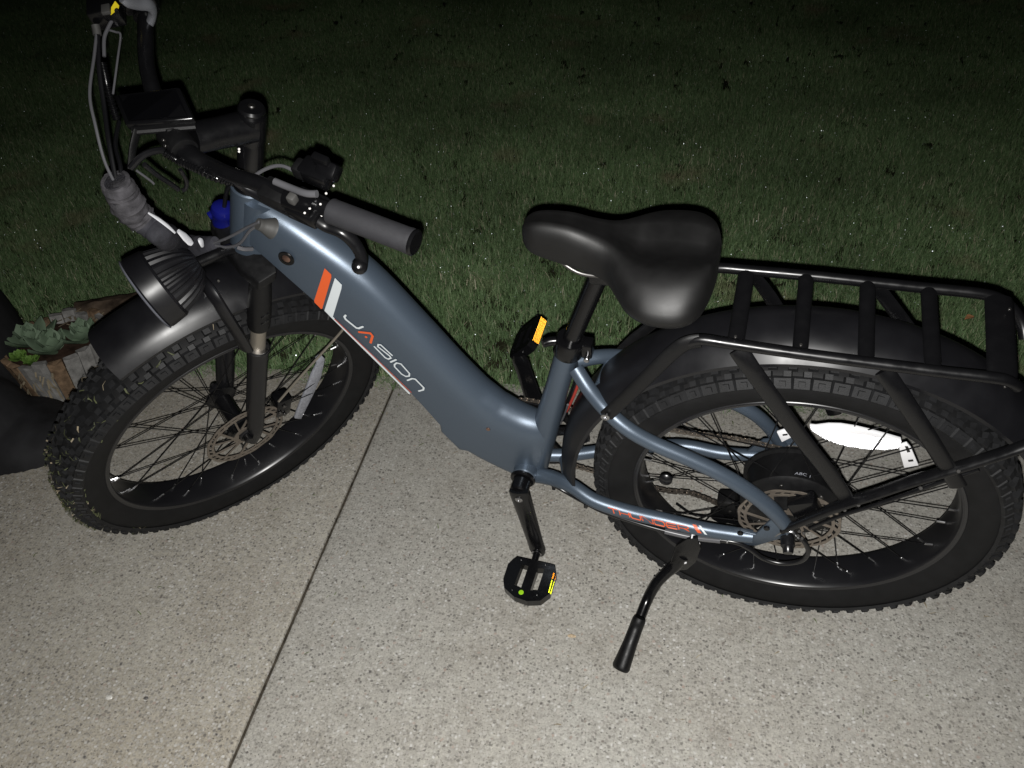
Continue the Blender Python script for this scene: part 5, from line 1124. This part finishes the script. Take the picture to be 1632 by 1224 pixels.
rosette(TC + Vector((.078, .020, tz)), 16, 1, 1.35, lm1, 'grey-green rosette succulent at the right of the wooden tub')
rosette(TC + Vector((-.058, -.092, tz)), 22, 1, 1.05, lm2, 'bright green small-leaved succulent at the front rim of the wooden tub', flat=.05)
rosette(TC + Vector((-.012, -.105, tz)), 20, 1, .95, lm2, 'bright green small-leaved succulent right of the front one in the tub', flat=.05)
# straw and chips lying in the tub and on the log
g = G()
for k in range(40):
    a = rg.uniform(.2, 3.0); r = rg.uniform(.06, .145); c = Vector((cos(a) * r, sin(a) * r + .01, tz + rg.uniform(.006, .018))); t = Vector((cos(rg.uniform(0, 6)), sin(rg.uniform(0, 6)), rg.uniform(-.2, .2))).normalized(); u = t.cross(Vector((0, 0, 1))) * rg.uniform(.0018, .0045); L = rg.uniform(.01, .04)
    g.add([c - t * L / 2 - u, c - t * L / 2 + u, c + t * L / 2 + u * .6, c + t * L / 2 - u * .6], [(0, 1, 2, 3)])
g.v = [tuple(Vector(p)) for p in g.v]
o = obj('wood_chips', g, STRAW, tub, kind='stuff', smooth=False)
# bark log behind the tub
la, lb = Vector((-1.80, 2.02, .045)), Vector((-1.50, 2.12, .06))
rings = []
for i in range(15):
    t = i / 14; c = la.lerp(lb, t); d = (lb - la).normalized(); u = Vector((0, 0, 1)); w_ = d.cross(u)
    rings.append([c + (u * sin(2 * pi * j / 22) + w_ * cos(2 * pi * j / 22)) * .062 * (1 + .12 * noise.noise(Vector((i * .6, cos(2 * pi * j / 22) * 2.2, sin(2 * pi * j / 22) * 2.2)))) for j in range(22)])
g = G(); g.loft(rings); obj('bark_log', g, BARK, None, 'dark brown bark log lying on the lawn behind the tub', 'log', angle=25)
g = G(); c = la.lerp(lb, .85); g.tube([c + Vector((-.03, -.03, .05)), c + Vector((-.01, -.01, .085)), c + Vector((.03, .0, .07)), c + Vector((.06, .02, .03))], .0022, 6, 5)
obj('dry_stalk', g, STRAW, None, 'curled pale dry stalk lying over the bark log', 'stalk')

# ------------------------------------------------------------------ small things on the ground
def flat_leaf(name, p, L, w_, rot, mat, label, cat, lift_=.035):
    g = G(); n = 6; rings = []
    for i in range(n):
        t = i / (n - 1); ww = w_ * max(.08, sin(pi * t)); z = .006 * sin(pi * t) + .004 * t
        rings.append([Vector((L * (t - .5), ww, z + .003)), Vector((L * (t - .5), 0, z)), Vector((L * (t - .5), -ww, z + .003)), Vector((L * (t - .5), 0, z - .0008))])
    g.loft(rings); M = Matrix.Rotation(rot, 3, 'Z'); g.xf(lambda q: M @ q + Vector(p) + Vector((0, 0, lift_)))
    return obj(name, g, mat, None, label, cat)
DRYL = pmat('dry_orange_leaf', (.42, .20, .09), rough=.6, var=.4, vscale=60)
p = [(1.0092,2.3197,0.02)][0]; flat_leaf('fallen_leaf', (p[0], p[1], 0), .032, .011, .4, DRYL, 'small dry orange leaf on the grass behind the rack', 'leaf', .03)
def pebble(p, r, mat, label, cat, sq=(1, .7, .35)):
    g = G(); bm = bmesh.new(); bmesh.ops.create_icosphere(bm, subdivisions=2, radius=1)
    sd = random.random() * 50
    g.add([Vector((v.co.x * sq[0], v.co.y * sq[1], v.co.z * sq[2])) * r * (1 + .25 * noise.noise(v.co * 1.5 + Vector((sd, 0, 0)))) + Vector((p[0], p[1], r * sq[2] * .55)) for v in bm.verts], [[v.index for v in f.verts] for f in bm.faces]); bm.free()
    return obj('pebble' if cat == 'pebble' else 'wood_chip', g, mat, None, label, cat, smooth=False)
PB1 = pmat('pale_quartz', (.60, .59, .55), rough=.35, var=.2, vscale=200); PB2 = pmat('tan_chip', (.46, .36, .24), rough=.7, var=.3, vscale=200); PB3 = pmat('dark_pebble', (.10, .095, .09), rough=.6)
pebble([(-0.9976,0.7853,0.0)][0], .0075, PB1, 'pale quartz pebble on the concrete at lower left', 'pebble')
pebble([(-0.0932,1.0465,0.0)][0], .0090, PB2, 'tan wood chip on the concrete between pedal and kickstand foot', 'chip', (1, .5, .25))
pebble([(-0.9218,0.7939,0.0)][0], .0050, PB3, 'dark pebble on the concrete just right of the pale quartz pebble', 'pebble')
# ragged tufts leaning over the concrete's edge
rg = random.Random(12); V = []; F = []; rn = []
for k in range(1500):
    x = rg.uniform(-2.6, 2.2); y = BASEY + rg.gauss(.004, .010) - (.02 * max(0, noise.noise(Vector((x * 3.2, 0, 0)))) + .03 * max(0, noise.noise(Vector((x * 9, 4, 0))))) * rg.random(); h = rg.uniform(.018, .05); w_ = rg.uniform(.0009, .0018); a = rg.gauss(-pi / 2, .9); ln = rg.uniform(.5, 1.25); d = Vector((cos(a), sin(a), 0)); u = Vector((-d.y, d.x, 0)) * w_; b = Vector((x, y, .001)); o = len(V)
    V += [b - u, b + u, b + d * ln * h * .35 + Vector((0, 0, h * .4)) + u * .7, b + d * ln * h * .35 + Vector((0, 0, h * .4)) - u * .7, b + d * ln * h + Vector((0, 0, h * (.75 - .42 * ln)))]
    F += [(o, o + 1, o + 2, o + 3), (o + 3, o + 2, o + 4)]; rn += [rg.random() * .8] * 5
me = bpy.data.meshes.new('edge_grass'); me.from_pydata([tuple(v) for v in V], [], F); me.update(); at = me.attributes.new('rnd', 'FLOAT', 'POINT'); at.data.foreach_set('value', rn)
obj('edge_grass', me, GRASS, kind='stuff')
# mown clippings and bits of leaf blown onto the concrete
rg = random.Random(31); g = G(); g2 = G()
for k in range(260):
    x = rg.uniform(-1.5, .9); y = BASEY - .01 - abs(rg.gauss(0, .13)) - (rg.random() ** 3) * .9; a = rg.uniform(0, 6.28); L = rg.uniform(.006, .022); w_ = rg.uniform(.0006, .0014); d = Vector((cos(a), sin(a), 0)); u = Vector((-d.y, d.x, 0)) * w_; c = Vector((x, y, .0012))
    (g2 if rg.random() < .45 else g).add([c - d * L / 2 - u, c - d * L / 2 + u, c + Vector((0, 0, .002)) + u, c + Vector((0, 0, .002)) - u, c + d * L / 2], [(0, 1, 2, 3), (3, 2, 4)])
obj('grass_clippings', g, pmat('green_clipping', (.10, .13, .05), rough=.7, var=.4, vscale=20), kind='stuff', smooth=False); obj('straw_clippings', g2, STRAW, kind='stuff', smooth=False)
bpy.context.view_layer.update()
